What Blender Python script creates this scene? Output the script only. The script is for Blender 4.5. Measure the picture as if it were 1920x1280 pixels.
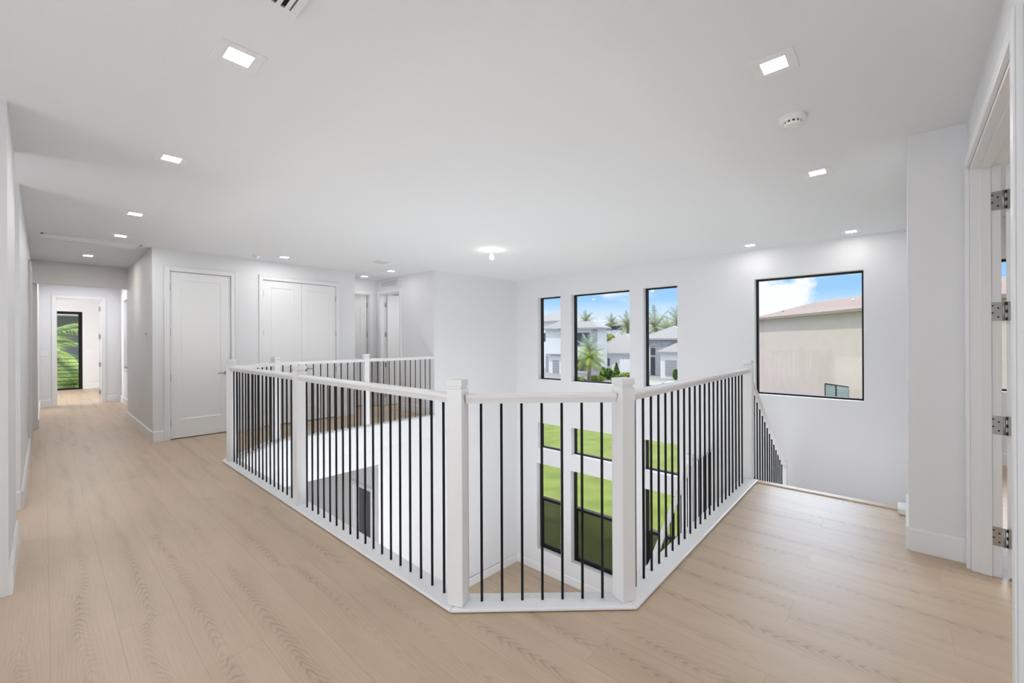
import bpy, bmesh, math, random
from mathutils import Vector, Matrix
random.seed(7)
R = math.radians
SC = bpy.context.scene
for o in list(bpy.data.objects): bpy.data.objects.remove(o)

# ------------------------------------------------------------------ camera
F = 790.0; CAM_Z = 1.41; YAW = R(41.98); ROLL = R(0.27)
fw = Vector((math.cos(YAW), math.sin(YAW), 0)); rt = Vector((fw.y, -fw.x, 0)); up = Vector((0, 0, 1))
r2 = rt * math.cos(ROLL) - up * math.sin(ROLL); u2 = rt * math.sin(ROLL) + up * math.cos(ROLL)
cd = bpy.data.cameras.new('camera'); cam = bpy.data.objects.new('camera', cd); SC.collection.objects.link(cam)
cam.matrix_world = Matrix(((r2.x, u2.x, -fw.x, 0), (r2.y, u2.y, -fw.y, 0), (r2.z, u2.z, -fw.z, CAM_Z), (0, 0, 0, 1)))
cd.sensor_width = 36; cd.lens = F / 1920 * 36; cd.clip_start = .05; cd.clip_end = 500
cd.shift_y = -0.5 / 1920
SC.camera = cam
def at(px, py, d):
    """point seen at a pixel of the 1920x1280 photograph, d metres ahead of the camera"""
    return Vector((0, 0, CAM_Z)) + d * (fw + r2 * ((px - 960) / F) - u2 * ((py - 639.5) / F))
def atX(px, py, X):
    p = at(px, py, 1); k = X / p.x; return Vector((X, p.y * k, CAM_Z + (p.z - CAM_Z) * k))

# ------------------------------------------------------------------ view, world, sun, area lights
vs = SC.view_settings
vs.view_transform = 'Standard'; vs.look = 'None'; vs.gamma = 1; vs.use_curve_mapping = False
vs.exposure = 0.07
W = bpy.data.worlds.new('sky'); SC.world = W; W.use_nodes = True
nt = W.node_tree; N = nt.nodes; L = nt.links; N.clear()
wo = N.new('ShaderNodeOutputWorld'); bg = N.new('ShaderNodeBackground'); tc = N.new('ShaderNodeTexCoord')
sp = N.new('ShaderNodeSeparateXYZ'); L.new(tc.outputs['Generated'], sp.inputs[0])
rp = N.new('ShaderNodeValToRGB'); L.new(sp.outputs['Z'], rp.inputs[0])
rp.color_ramp.elements[0].position = 0.0; rp.color_ramp.elements[0].color = (.84, .91, .98, 1)
rp.color_ramp.elements[1].position = .5; rp.color_ramp.elements[1].color = (.86, .90, .95, 1)
e = rp.color_ramp.elements.new(.045); e.color = (.76, .87, .98, 1)
e = rp.color_ramp.elements.new(.095); e.color = (.33, .60, .97, 1)
e = rp.color_ramp.elements.new(.28); e.color = (.28, .54, .95, 1)
mp = N.new('ShaderNodeMapping'); mp.inputs['Scale'].default_value = (1, 1, 2.2); mp.inputs['Location'].default_value = (.35, .2, .05)
L.new(tc.outputs['Generated'], mp.inputs[0])
nz = N.new('ShaderNodeTexNoise'); nz.inputs['Scale'].default_value = 3.6; nz.inputs['Detail'].default_value = 7; nz.inputs['Roughness'].default_value = .55
L.new(mp.outputs[0], nz.inputs['Vector'])
cr = N.new('ShaderNodeValToRGB'); cr.color_ramp.elements[0].position = .5; cr.color_ramp.elements[1].position = .62
L.new(nz.outputs['Fac'], cr.inputs[0])
cr.color_ramp.elements[0].position = .52; cr.color_ramp.elements[1].position = .64
# one broad cumulus bank low in the east
vm = N.new('ShaderNodeVectorMath'); vm.operation = 'DISTANCE'; vm.inputs[1].default_value = ((fw + r2 * (498 / 790) + u2 * (80 / 790)).normalized())
mp2 = N.new('ShaderNodeMapping'); mp2.inputs['Scale'].default_value = (1, 1, 1); L.new(tc.outputs['Generated'], mp2.inputs[0]); L.new(mp2.outputs[0], vm.inputs[0])
n5 = N.new('ShaderNodeTexNoise'); n5.inputs['Scale'].default_value = 16; n5.inputs['Detail'].default_value = 6; L.new(tc.outputs['Generated'], n5.inputs['Vector'])
ma = N.new('ShaderNodeMath'); ma.operation = 'MULTIPLY_ADD'; ma.inputs[1].default_value = .2; L.new(n5.outputs['Fac'], ma.inputs[0]); L.new(vm.outputs['Value'], ma.inputs[2])
mr = N.new('ShaderNodeMapRange'); mr.inputs['From Min'].default_value = .158; mr.inputs['From Max'].default_value = .135; L.new(ma.outputs[0], mr.inputs['Value'])
mm = N.new('ShaderNodeMath'); mm.operation = 'MAXIMUM'; L.new(cr.outputs[0], mm.inputs[0]); L.new(mr.outputs[0], mm.inputs[1])
mx = N.new('ShaderNodeMix'); mx.data_type = 'RGBA'; mx.inputs[7].default_value = (.93, .95, .98, 1)
L.new(mm.outputs[0], mx.inputs[0]); L.new(rp.outputs[0], mx.inputs[6])
L.new(mx.outputs[2], bg.inputs[0])
zr = N.new('ShaderNodeMapRange'); zr.interpolation_type = 'SMOOTHSTEP'      # the sky is brighter overhead than near the horizon
zr.inputs['From Min'].default_value = .28; zr.inputs['From Max'].default_value = .6; zr.inputs['To Min'].default_value = 1.08; zr.inputs['To Max'].default_value = 1.5
L.new(sp.outputs['Z'], zr.inputs['Value'])
# unseen glow added high in the eastern sky, for sheen on the floor
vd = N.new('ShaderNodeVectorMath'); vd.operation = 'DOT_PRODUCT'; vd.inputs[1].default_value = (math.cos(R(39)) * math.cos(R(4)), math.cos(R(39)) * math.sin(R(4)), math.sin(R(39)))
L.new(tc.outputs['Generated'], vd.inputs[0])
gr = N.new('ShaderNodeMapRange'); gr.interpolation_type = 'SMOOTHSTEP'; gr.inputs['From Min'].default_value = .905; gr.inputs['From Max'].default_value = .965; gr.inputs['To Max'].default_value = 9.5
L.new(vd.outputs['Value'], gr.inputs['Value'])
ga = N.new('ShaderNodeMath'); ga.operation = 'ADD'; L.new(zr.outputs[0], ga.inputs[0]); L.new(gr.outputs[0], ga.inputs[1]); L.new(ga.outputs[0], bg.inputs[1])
L.new(bg.outputs[0], wo.inputs[0])

sd = bpy.data.lights.new('sun', 'SUN'); sd.energy = 2.5; sd.angle = R(2); sd.color = (1, .97, .92)
so = bpy.data.objects.new('sun', sd); SC.collection.objects.link(so)
so.rotation_euler = Vector((.37, -.25, -1)).to_track_quat('-Z', 'Y').to_euler()
def area(name, loc, tgt, sx, sy, energy, color=(1, 1, 1)):
    l = bpy.data.lights.new(name, 'AREA'); l.shape = 'RECTANGLE'; l.size = sx; l.size_y = sy; l.energy = energy; l.color = color
    o = bpy.data.objects.new(name, l); SC.collection.objects.link(o); o.location = loc
    o.rotation_euler = (Vector(tgt) - Vector(loc)).to_track_quat('-Z', 'Y').to_euler(); return o
# added fill behind the camera, standing in for loft windows
area('fill_loft', (-3.9, 1.6, 1.3), (0, 1.6, 1.3), 4.0, 2.5, 62, (.88, .94, 1))
# unseen upward fills added for the ceiling: in the loft and under the void
area('upfill_loft', (-2.4, 1.7, .25), (-1.6, 1.8, 3), 2.6, 2.6, 9, (.88, .94, 1))
area('upfill_void', (3.4, 2.7, -3.3), (3.4, 5.2, 3), 2.6, 3.0, 110, (.90, .95, 1))
area('fill_void_far', (3.0, 3.1, -2.1), (4.2, 6.45, .2), 2.0, 1.8, 70, (.90, .95, 1))  # hidden fill added below the landing to brighten the far void wall
area('fill_right', (-.9, .7, .45), (3.6, .2, 2.2), 1.0, 1.0, 9, (.95, .97, 1))  # added fill behind the camera for the pier and right ceiling
sw = area('fill_stairwell', (5.6, .45, -.72), (6.5, .45, .5), .8, .8, 18, (.95, .97, 1))  # unseen fill added below the stair head; no fixture there
area('fill_alcove', (-1.35, 5.07, 1.4), (1, 6.0, 1.4), .8, 2.2, 13, (.95, .97, 1))  # fill added inside the closed alcove to brighten the hallway
area('vestibule', (.55, 12.3, 2.72), (.55, 12.3, 0), .9, 2.4, 22, (.98, .98, 1))  # fill added out of sight behind the header; no fixture there
area('fill_recess_room', (6.3, 7.6, 2.6), (6.0, 7.8, 0), 1, 1, 18, (.95, .97, 1))  # out-of-view fill added for the room past the open recess door
area('fill_lower_hall', (2.0, 8.4, -.75), (2.0, 8.4, -3), 1.2, 1.2, 14, (.95, .97, 1))  # unseen fill added under the lower hall ceiling
area('fill_right_room', (4.5, -2.4, 2.6), (4.5, -2, 0), 1.5, 1.0, 40, (.95, .97, 1))  # out-of-view fill added in the room through the right doorway
area('fill_bedroom', (-1.6, 15.8, 1.4), (0.8, 16.0, 1.3), 1.8, 1.8, 110, (1, 1, 1))  # added side fill, apart from what enters by the balcony door

# ------------------------------------------------------------------ helpers
class MB:
    def __init__(s): s.bm = bmesh.new()
    def box(s, x0, x1, y0, y1, z0, z1, M=None, mi=0):
        x0, x1 = min(x0, x1), max(x0, x1); y0, y1 = min(y0, y1), max(y0, y1); z0, z1 = min(z0, z1), max(z0, z1)
        v = [Vector(p) for p in ((x0, y0, z0), (x1, y0, z0), (x1, y1, z0), (x0, y1, z0), (x0, y0, z1), (x1, y0, z1), (x1, y1, z1), (x0, y1, z1))]
        if M: v = [M @ p for p in v]
        v = [s.bm.verts.new(p) for p in v]
        for f in ((0, 3, 2, 1), (4, 5, 6, 7), (0, 1, 5, 4), (1, 2, 6, 5), (2, 3, 7, 6), (3, 0, 4, 7)):
            fc = s.bm.faces.new([v[i] for i in f]); fc.material_index = mi
        return s
    def prism(s, pts, z0, z1, M=None):      # plan polygon extruded in z
        n = len(pts)
        a = [Vector((p[0], p[1], z0)) for p in pts]; b = [Vector((p[0], p[1], z1)) for p in pts]
        if M: a = [M @ p for p in a]; b = [M @ p for p in b]
        a = [s.bm.verts.new(p) for p in a]; b = [s.bm.verts.new(p) for p in b]
        s.bm.faces.new(a[::-1]); s.bm.faces.new(b)
        for i in range(n): s.bm.faces.new((a[i], a[(i + 1) % n], b[(i + 1) % n], b[i]))
        return s
    def sweep(s, prof, A, B, side=None, upv=None):   # profile (side, up) swept from A to B with vertical ends
        A, B = Vector(A), Vector(B); d = B - A
        sd_ = side or Vector((d.y, -d.x, 0)).normalized(); uz = upv or Vector((0, 0, 1))
        a = [s.bm.verts.new(A + sd_ * p[0] + uz * p[1]) for p in prof]; b = [s.bm.verts.new(B + sd_ * p[0] + uz * p[1]) for p in prof]
        n = len(prof); s.bm.faces.new(a[::-1]); s.bm.faces.new(b)
        for i in range(n): s.bm.faces.new((a[i], a[(i + 1) % n], b[(i + 1) % n], b[i]))
        return s
    def cyl(s, c, r, h, seg=16, r2=None, M=None):
        r2 = r if r2 is None else r2; c = Vector(c)
        a = [c + Vector((r * math.cos(i * 2 * math.pi / seg), r * math.sin(i * 2 * math.pi / seg), 0)) for i in range(seg)]
        b = [c + Vector((r2 * math.cos(i * 2 * math.pi / seg), r2 * math.sin(i * 2 * math.pi / seg), h)) for i in range(seg)]
        if M: a = [M @ p for p in a]; b = [M @ p for p in b]
        a = [s.bm.verts.new(p) for p in a]; b = [s.bm.verts.new(p) for p in b]
        s.bm.faces.new(a[::-1]); s.bm.faces.new(b)
        for i in range(seg): s.bm.faces.new((a[i], a[(i + 1) % seg], b[(i + 1) % seg], b[i]))
        return s
    def lathe(s, c, prof, seg=24):
        c = Vector(c); rings = []
        for r, z in prof: rings.append([s.bm.verts.new(c + Vector((r * math.cos(i * 2 * math.pi / seg), r * math.sin(i * 2 * math.pi / seg), z))) for i in range(seg)])
        for k in range(len(rings) - 1):
            for i in range(seg): s.bm.faces.new((rings[k][i], rings[k][(i + 1) % seg], rings[k + 1][(i + 1) % seg], rings[k + 1][i]))
        s.bm.faces.new(rings[0][::-1]); s.bm.faces.new(rings[-1]); return s
    def tube(s, pts, r, seg=8):
        pts = [Vector(p) for p in pts]; rings = []
        for i, p in enumerate(pts):
            d = (pts[min(i + 1, len(pts) - 1)] - pts[max(i - 1, 0)]).normalized()
            q = d.to_track_quat('Z', 'Y'); rr = r[i] if isinstance(r, (list, tuple)) else r
            rings.append([s.bm.verts.new(p + q @ Vector((rr * math.cos(k * 2 * math.pi / seg), rr * math.sin(k * 2 * math.pi / seg), 0))) for k in range(seg)])
        for k in range(len(rings) - 1):
            for i in range(seg): s.bm.faces.new((rings[k][i], rings[k][(i + 1) % seg], rings[k + 1][(i + 1) % seg], rings[k + 1][i]))
        s.bm.faces.new(rings[0][::-1]); s.bm.faces.new(rings[-1]); return s
    def poly(s, pts, mi=0):
        f = s.bm.faces.new([s.bm.verts.new(Vector(p)) for p in pts]); f.material_index = mi; return s
    def build(s, name, mat, parent=None, bevel=0, smooth=False, seg=2):
        bmesh.ops.recalc_face_normals(s.bm, faces=s.bm.faces)
        me = bpy.data.meshes.new(name); s.bm.to_mesh(me); s.bm.free()
        for m in (mat if isinstance(mat, (list, tuple)) else [mat]): me.materials.append(m)
        if smooth:
            for p in me.polygons: p.use_smooth = True
        o = bpy.data.objects.new(name, me); SC.collection.objects.link(o)
        if parent: o.parent = parent
        if bevel:
            b = o.modifiers.new('bevel', 'BEVEL'); b.width = bevel; b.segments = seg; b.limit_method = 'ANGLE'; b.angle_limit = R(40)
        return o
def tag(o, label=None, cat=None, group=None, kind=None):
    if label: o['label'] = label
    if cat: o['category'] = cat
    if group: o['group'] = group
    if kind: o['kind'] = kind
    return o
def thing(name, label, cat, loc=(0, 0, 0), rz=0, group=None, kind=None):
    o = bpy.data.objects.new(name, None); o.empty_display_size = .1; SC.collection.objects.link(o)
    o.location = loc; o.rotation_euler = (0, 0, rz); return tag(o, label, cat, group, kind)
def struct(o, label, cat): return tag(o, label, cat, None, 'structure')
def dup(o, parent=None):
    c = o.copy(); SC.collection.objects.link(c); c.parent = parent
    for ch in list(o.children): dup(ch, c)
    return c

# ------------------------------------------------------------------ materials
def mat(name, col, rough=.5, metal=0, spec=.5, build=None):
    m = bpy.data.materials.new(name); m.use_nodes = True; b = m.node_tree.nodes['Principled BSDF']
    b.inputs['Base Color'].default_value = (*col, 1); b.inputs['Roughness'].default_value = rough; b.inputs['Metallic'].default_value = metal
    b.inputs['Specular IOR Level'].default_value = spec
    if build: build(m.node_tree, b)
    return m
def noise_bump(scale, strength, dist=.002, var=0, col=None):
    def f(t, b):
        n = t.nodes.new('ShaderNodeTexNoise'); n.inputs['Scale'].default_value = scale; n.inputs['Detail'].default_value = 3
        tcn = t.nodes.new('ShaderNodeTexCoord'); t.links.new(tcn.outputs['Object'], n.inputs['Vector'])
        bp = t.nodes.new('ShaderNodeBump'); bp.inputs['Strength'].default_value = strength; bp.inputs['Distance'].default_value = dist
        t.links.new(n.outputs['Fac'], bp.inputs['Height']); t.links.new(bp.outputs[0], b.inputs['Normal'])
        if var:
            r = t.nodes.new('ShaderNodeValToRGB'); c = col or b.inputs['Base Color'].default_value[:3]
            r.color_ramp.elements[0].position = .3; r.color_ramp.elements[1].position = .7
            r.color_ramp.elements[0].color = (*[x * (1 - var) for x in c[:3]], 1); r.color_ramp.elements[1].color = (*[min(1, x * (1 + var)) for x in c[:3]], 1)
            t.links.new(n.outputs['Fac'], r.inputs[0]); t.links.new(r.outputs[0], b.inputs['Base Color'])
    return f
M = {}
M['wall'] = mat('painted_wall', (.80, .80, .815), .55, build=noise_bump(180, .06))
M['ceiling'] = mat('painted_ceiling', (.825, .835, .85), .9, spec=.2, build=noise_bump(140, .25, .003))
M['trim'] = mat('white_trim_paint', (.84, .84, .845), .3)
M['door'] = mat('white_door_paint', (.86, .86, .86), .4)
M['black'] = mat('black_metal', (.006, .006, .007), .5, spec=.25)
M['frame'] = mat('black_window_frame', (.006, .006, .007), .5, spec=.25)
M['nickel'] = mat('satin_nickel', (.42, .41, .39), .35, 1)
M['dark'] = mat('dark_gap', (.02, .02, .02), .8)
M['plate'] = mat('white_plastic', (.85, .85, .85), .3)
M['gap'] = mat('grey_shadow_gap', (.35, .35, .35), .8)
def emis(name, col, s):
    m = bpy.data.materials.new(name); m.use_nodes = True; t = m.node_tree; t.nodes.clear()
    o = t.nodes.new('ShaderNodeOutputMaterial'); e_ = t.nodes.new('ShaderNodeEmission'); e_.inputs[0].default_value = (*col, 1); e_.inputs[1].default_value = s
    t.links.new(e_.outputs[0], o.inputs[0]); return m
M['led'] = emis('led_diffuser', (1, .99, .98), 170)
M['led_dim'] = emis('led_diffuser_warm', (1, .93, .84), 200)
M['bulb'] = emis('lit_bulb', (1, .96, .9), 26)
def glass(name='window_glass', tint=(.97, .98, .98), screen=0):
    m = bpy.data.materials.new(name); m.use_nodes = True; t = m.node_tree; t.nodes.clear()
    o = t.nodes.new('ShaderNodeOutputMaterial'); a = t.nodes.new('ShaderNodeBsdfTransparent'); a.inputs[0].default_value = (*tint, 1)
    g = t.nodes.new('ShaderNodeBsdfGlossy'); g.inputs['Roughness'].default_value = .02
    fr = t.nodes.new('ShaderNodeFresnel'); fr.inputs[0].default_value = 1.24; mxn = t.nodes.new('ShaderNodeMixShader')
    t.links.new(fr.outputs[0], mxn.inputs[0]); t.links.new(a.outputs[0], mxn.inputs[1]); t.links.new(g.outputs[0], mxn.inputs[2])
    last = mxn
    if screen:
        df = t.nodes.new('ShaderNodeBsdfDiffuse'); df.inputs[0].default_value = (.02, .025, .02, 1)
        m2 = t.nodes.new('ShaderNodeMixShader'); m2.inputs[0].default_value = screen
        t.links.new(a.outputs[0], m2.inputs[1]); t.links.new(df.outputs[0], m2.inputs[2]); last = m2
    t.links.new(last.outputs[0], o.inputs[0]); return m
M['glass'] = glass(); M['screen'] = glass('insect_screen', (1, 1, 1), .60)
M['shade'] = mat('white_roller_shade', (.85, .85, .85), .9)

def wood(name, zoff=0, dark=1.0, flat=False):
    m = bpy.data.materials.new(name); m.use_nodes = True; t = m.node_tree; b = t.nodes['Principled BSDF']; nn = t.nodes.new; ln = t.links.new
    def math_(op, a, bb=None, c=None):
        x = nn('ShaderNodeMath'); x.operation = op
        for i, v in enumerate((a, bb, c)):
            if v is None: continue
            if isinstance(v, (int, float)): x.inputs[i].default_value = v
            else: ln(v, x.inputs[i])
        return x.outputs[0]
    tcn = nn('ShaderNodeTexCoord'); s = nn('ShaderNodeSeparateXYZ'); ln(tcn.outputs['Object'], s.inputs[0])
    X, Y = s.outputs['X'], s.outputs['Y']
    xs = math_('DIVIDE', math_('SUBTRACT', X, 3.165), .225); ix = math_('FLOOR', xs); fx = math_('SUBTRACT', xs, ix)
    k = math_('FLOORED_MODULO', ix, 3)
    ys = math_('DIVIDE', math_('ADD', math_('SUBTRACT', Y, .394), math_('MULTIPLY', k, .605)), 1.82)
    iy = math_('FLOOR', ys); fy = math_('SUBTRACT', ys, iy)
    cmb = nn('ShaderNodeCombineXYZ'); ln(ix, cmb.inputs[0]); ln(iy, cmb.inputs[1])
    wn = nn('ShaderNodeTexWhiteNoise'); ln(cmb.outputs[0], wn.inputs['Vector']); rnd = wn.outputs['Value']
    # growth rings in cathedral shapes along each plank
    cv = nn('ShaderNodeCombineXYZ'); ln(math_('MULTIPLY', X, 8.0), cv.inputs[0]); ln(math_('MULTIPLY', Y, 1.25), cv.inputs[1]); ln(math_('MULTIPLY', rnd, 37), cv.inputs[2])
    n1 = nn('ShaderNodeTexNoise'); n1.inputs['Scale'].default_value = 1; n1.inputs['Detail'].default_value = 1.5; n1.inputs['Roughness'].default_value = .35; ln(cv.outputs[0], n1.inputs['Vector'])
    cv3 = nn('ShaderNodeCombineXYZ'); ln(math_('MULTIPLY', X, 26), cv3.inputs[0]); ln(math_('MULTIPLY', Y, 6), cv3.inputs[1]); ln(math_('MULTIPLY', rnd, 11), cv3.inputs[2])
    n3 = nn('ShaderNodeTexNoise'); n3.inputs['Scale'].default_value = 1; n3.inputs['Detail'].default_value = 2; ln(cv3.outputs[0], n3.inputs['Vector'])
    # fine pores
    cv2 = nn('ShaderNodeCombineXYZ'); ln(math_('MULTIPLY', X, 210), cv2.inputs[0]); ln(math_('MULTIPLY', Y, 6), cv2.inputs[1]); ln(math_('MULTIPLY', rnd, 9), cv2.inputs[2])
    n2 = nn('ShaderNodeTexNoise'); n2.inputs['Scale'].default_value = 1; n2.inputs['Detail'].default_value = 3; ln(cv2.outputs[0], n2.inputs['Vector'])
    # broad tone
    n4 = nn('ShaderNodeTexNoise'); n4.inputs['Scale'].default_value = 1; n4.inputs['Detail'].default_value = 2
    cv4 = nn('ShaderNodeCombineXYZ'); ln(math_('MULTIPLY', X, 7), cv4.inputs[0]); ln(math_('MULTIPLY', Y, 1.1), cv4.inputs[1]); ln(math_('MULTIPLY', rnd, 23), cv4.inputs[2]); ln(cv4.outputs[0], n4.inputs['Vector'])
    # slow wander of the heart line and gate along the plank
    cv5 = nn('ShaderNodeCombineXYZ'); ln(math_('MULTIPLY', Y, 2.2), cv5.inputs[0]); ln(math_('MULTIPLY', rnd, 51), cv5.inputs[1])
    n5_ = nn('ShaderNodeTexNoise'); n5_.inputs['Scale'].default_value = 1; n5_.inputs['Detail'].default_value = 2; ln(cv5.outputs[0], n5_.inputs['Vector'])
    fm = math_('SUBTRACT', math_('MULTIPLY', math_('SUBTRACT', fx, .5), .225), math_('ADD', math_('MULTIPLY', math_('SUBTRACT', rnd, .5), .11), math_('MULTIPLY', math_('SUBTRACT', n5_.outputs['Fac'], .5), .10)))
    fm2 = math_('MULTIPLY', fm, fm)
    mask = math_('POWER', 2.718, math_('MULTIPLY', fm2, -1500))
    gate = nn('ShaderNodeMapRange'); gate.inputs['From Min'].default_value = .36; gate.inputs['From Max'].default_value = .56; ln(n4.outputs['Fac'], gate.inputs['Value'])
    phc = math_('ADD', math_('MULTIPLY', math_('ADD', Y, math_('MULTIPLY', math_('SQRT', math_('ADD', fm2, .00006)), 3.2)), 105), math_('ADD', math_('MULTIPLY', n3.outputs['Fac'], 8), math_('MULTIPLY', n1.outputs['Fac'], 75)))
    cath = math_('POWER', math_('ADD', math_('MULTIPLY', math_('SINE', phc), .5), .5), 2.2)
    strt = math_('POWER', math_('ADD', math_('MULTIPLY', math_('SINE', math_('ADD', math_('MULTIPLY', X, 420), math_('MULTIPLY', n1.outputs['Fac'], 40))), .5), .5), 2)
    v = math_('MULTIPLY', math_('MULTIPLY', mask, math_('ADD', math_('MULTIPLY', gate.outputs[0], .8), .2)), math_('ADD', math_('MULTIPLY', cath, .30), .055))
    v = math_('ADD', v, math_('MULTIPLY', strt, .05))
    v = math_('ADD', v, math_('MULTIPLY', math_('SUBTRACT', n2.outputs['Fac'], .5), .32))
    v = math_('ADD', v, math_('MULTIPLY', math_('SUBTRACT', n4.outputs['Fac'], .5), .38))
    v = math_('ADD', v, math_('MULTIPLY', math_('SUBTRACT', rnd, .5), .06))
    v = math_('ADD', v, .235)
    rp_ = nn('ShaderNodeValToRGB'); ln(v, rp_.inputs[0])
    rp_.color_ramp.elements[0].color = (.60 * dark, .46 * dark, .325 * dark, 1); rp_.color_ramp.elements[1].color = (.22 * dark, .14 * dark, .085 * dark, 1)
    rp_.color_ramp.elements[0].position = .1; rp_.color_ramp.elements[1].position = 1.0
    if flat: ln(rp_.outputs[0], b.inputs['Base Color'])
    else:
        g1 = math_('MAXIMUM', math_('LESS_THAN', fx, .008), math_('LESS_THAN', math_('SUBTRACT', 1, fx), .006))
        g2 = math_('LESS_THAN', fy, .0016)
        g = math_('MULTIPLY', math_('MAXIMUM', g1, g2), .26)
        mxc = nn('ShaderNodeMix'); mxc.data_type = 'RGBA'; mxc.inputs[7].default_value = (.13, .085, .055, 1); ln(g, mxc.inputs[0]); ln(rp_.outputs[0], mxc.inputs[6])
        ln(mxc.outputs[2], b.inputs['Base Color'])
    b.inputs['Roughness'].default_value = .42; b.inputs['Specular IOR Level'].default_value = .9
    bp = nn('ShaderNodeBump'); bp.inputs['Strength'].default_value = .12; bp.inputs['Distance'].default_value = .001; ln(n2.outputs['Fac'], bp.inputs['Height']); ln(bp.outputs[0], b.inputs['Normal'])
    return m
M['wood'] = wood('oak_planks'); M['nosing'] = wood('oak_nosing', flat=True)

# ------------------------------------------------------------------ dimensions
H = 2.77; ZL = -3.55; XW = 7.15; ZS = -.36
XL = -.135; YF = 7.775

# ------------------------------------------------------------------ floor and ceiling
m = MB()
for a in ((-4.2, 1.54, -3.2, 19.0), (1.54, 4.75, -3.2, 1.125), (1.54, XW + .15, 6.47, 14.3), (4.75, XW + .15, -3.2, -.17), (1.54, 4.2, 14.3, 19.0)):
    m.box(a[0], a[1], a[2], a[3], ZS, 0)
m.prism([(1.54, 1.125), (2.10, 1.125), (1.54, 1.70)], ZS, 0)
m.prism([(1.54, 5.87), (2.26, 6.47), (1.54, 6.47)], ZS, 0)
struct(m.build('floor', M['wood']), 'light oak plank floor of the upper landing and hallway', 'floor')
m = MB(); m.box(-4.2, XW + .3, -3.2, 11.3, H, H + .2); m.box(-4.2, 1.37, 11.3, 14.07, H, H + .2); m.box(-4.2, 4.2, 14.07, 19.0, H, H + .2)
struct(m.build('ceiling', M['ceiling']), 'flat white textured ceiling over landing and stair void', 'ceiling')
m = MB(); m.box(.4, XW + .15, -.4, 10.2, ZL - .2, ZL)
lf = m.build('floor_lower', M['wood']); struct(lf, 'oak plank floor of the storey below, seen through the void', 'floor')

# ------------------------------------------------------------------ walls
def wallbox(name, label, *boxes, mt='wall'):
    m_ = MB()
    for b in boxes:
        if len(b) == 6: m_.box(*b)
        else: m_.prism(*b)
    return struct(m_.build(name, M[mt]), label, 'wall')
# window wall at X = XW with openings
OP = [  # (y0, y1, z0, z1)
    (5.08, 5.685, .585, 2.345), (3.545, 4.82, .585, 2.345), (2.68, 3.285, .585, 2.345), (.265, 1.525, .60, 2.325),
    (5.10, 5.70, -.90, -.35), (3.545, 4.83, -.90, -.35), (2.68, 3.295, -.90, -.35),
    (5.10, 5.73, -3.08, -1.225), (3.545, 4.845, -3.08, -1.225), (2.68, 3.30, -3.08, -1.225),
    (-1.95, -.72, .82, 2.31)]
ys = sorted({-3.2, 8.9} | {v for o in OP for v in o[:2]}); zs = sorted({ZL - .2, H} | {v for o in OP for v in o[2:]})
m = MB()
for i in range(len(ys) - 1):
    cy = (ys[i] + ys[i + 1]) / 2; run = None
    for k in range(len(zs) - 1):
        cz = (zs[k] + zs[k + 1]) / 2; solid = not any(o[0] < cy < o[1] and o[2] < cz < o[3] for o in OP)
        if solid: run = [zs[k], zs[k + 1]] if run is None else [run[0], zs[k + 1]]
        if (not solid or k == len(zs) - 2) and run: m.box(XW, XW + .2, ys[i], ys[i + 1], run[0], run[1]); run = None
struct(m.build('wall_window_side', M['wall']), 'white two-storey wall pierced by the tall windows', 'wall')
# bright wall at the far end of the void, solid above and with a wide opening below
wallbox('wall_void_far', 'bright white two-storey wall at far end of the void',
        ([(4.97, 6.46), (XW + .02, 6.30), (XW + .02, 6.60), (4.97, 6.60)], ZL, H),
        (3.784, 4.97, 6.46, 6.60, ZL, ZS + .36 - .001), (2.3, 3.784, 6.46, 6.60, -.665, -.001), (1.54, 2.3, 6.46, 6.60, ZL, -.001))
wallbox('wall_void_left', 'white wall under the left side of the landing', (1.40, 1.54, -.1, 6.6, ZL, ZS), ([(1.54, 5.87), (2.24, 6.45), (1.54, 6.46)], ZL, ZS))
wallbox('wall_void_front', 'white wall below the near edge of the landing', ([(1.40, -.36), (XW, -.36), (XW, -.15), (1.40, -.035)], ZL, ZS))
# recess at the far side
wallbox('wall_recess_right', 'warm white side wall of the far recess with the louvred grille',
        (4.97, 5.11, 6.60, 7.625, 0, H), (4.97, 5.11, 8.375, 8.69, 0, H), (4.97, 5.11, 7.625, 8.375, 2.455, H))
wallbox('wall_recess_back', 'short white wall at the back of the far recess',
        (4.82, 4.97, 8.55, 8.69, 0, H), (3.92, 4.12, 8.55, 8.69, 0, H), (4.12, 4.82, 8.55, 8.69, 2.455, H))
wallbox('wall_far', 'long white wall holding the closet doors opposite the railing',
        (1.03, 1.227, YF, YF + .14, 0, H), (1.984, 2.45, YF, YF + .14, 0, H), (3.683, 4.06, YF, YF + .14, 0, H),
        (1.227, 1.984, YF, YF + .14, 2.455, H), (2.45, 3.683, YF, YF + .14, 2.455, H), (3.92, 4.06, YF + .14, 8.55, 0, H))
wallbox('wall_hall_right', 'grey-shaded right wall of the hallway with thermostat',
        (1.03, 1.17, YF + .14, 10.47, 0, H), (1.17, 1.39, 10.33, 10.47, 0, H))
WY0, WY1 = 12.55, 13.35
wallbox('wall_vestibule_right', 'white wall right of the bedroom doorway with a narrow window',
        (1.25, 1.39, 10.47, WY0, 0, H), (1.25, 1.39, WY1, 13.95, 0, H), (1.25, 1.39, WY0, WY1, 0, .83), (1.25, 1.39, WY0, WY1, 2.4, H))
wallbox('wall_hall_header', 'dropped white header across the hallway ceiling', (XL, 1.03, 10.33, 10.47, 2.395, H), (-.27, XL, 10.33, 10.47, 0, H))
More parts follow.
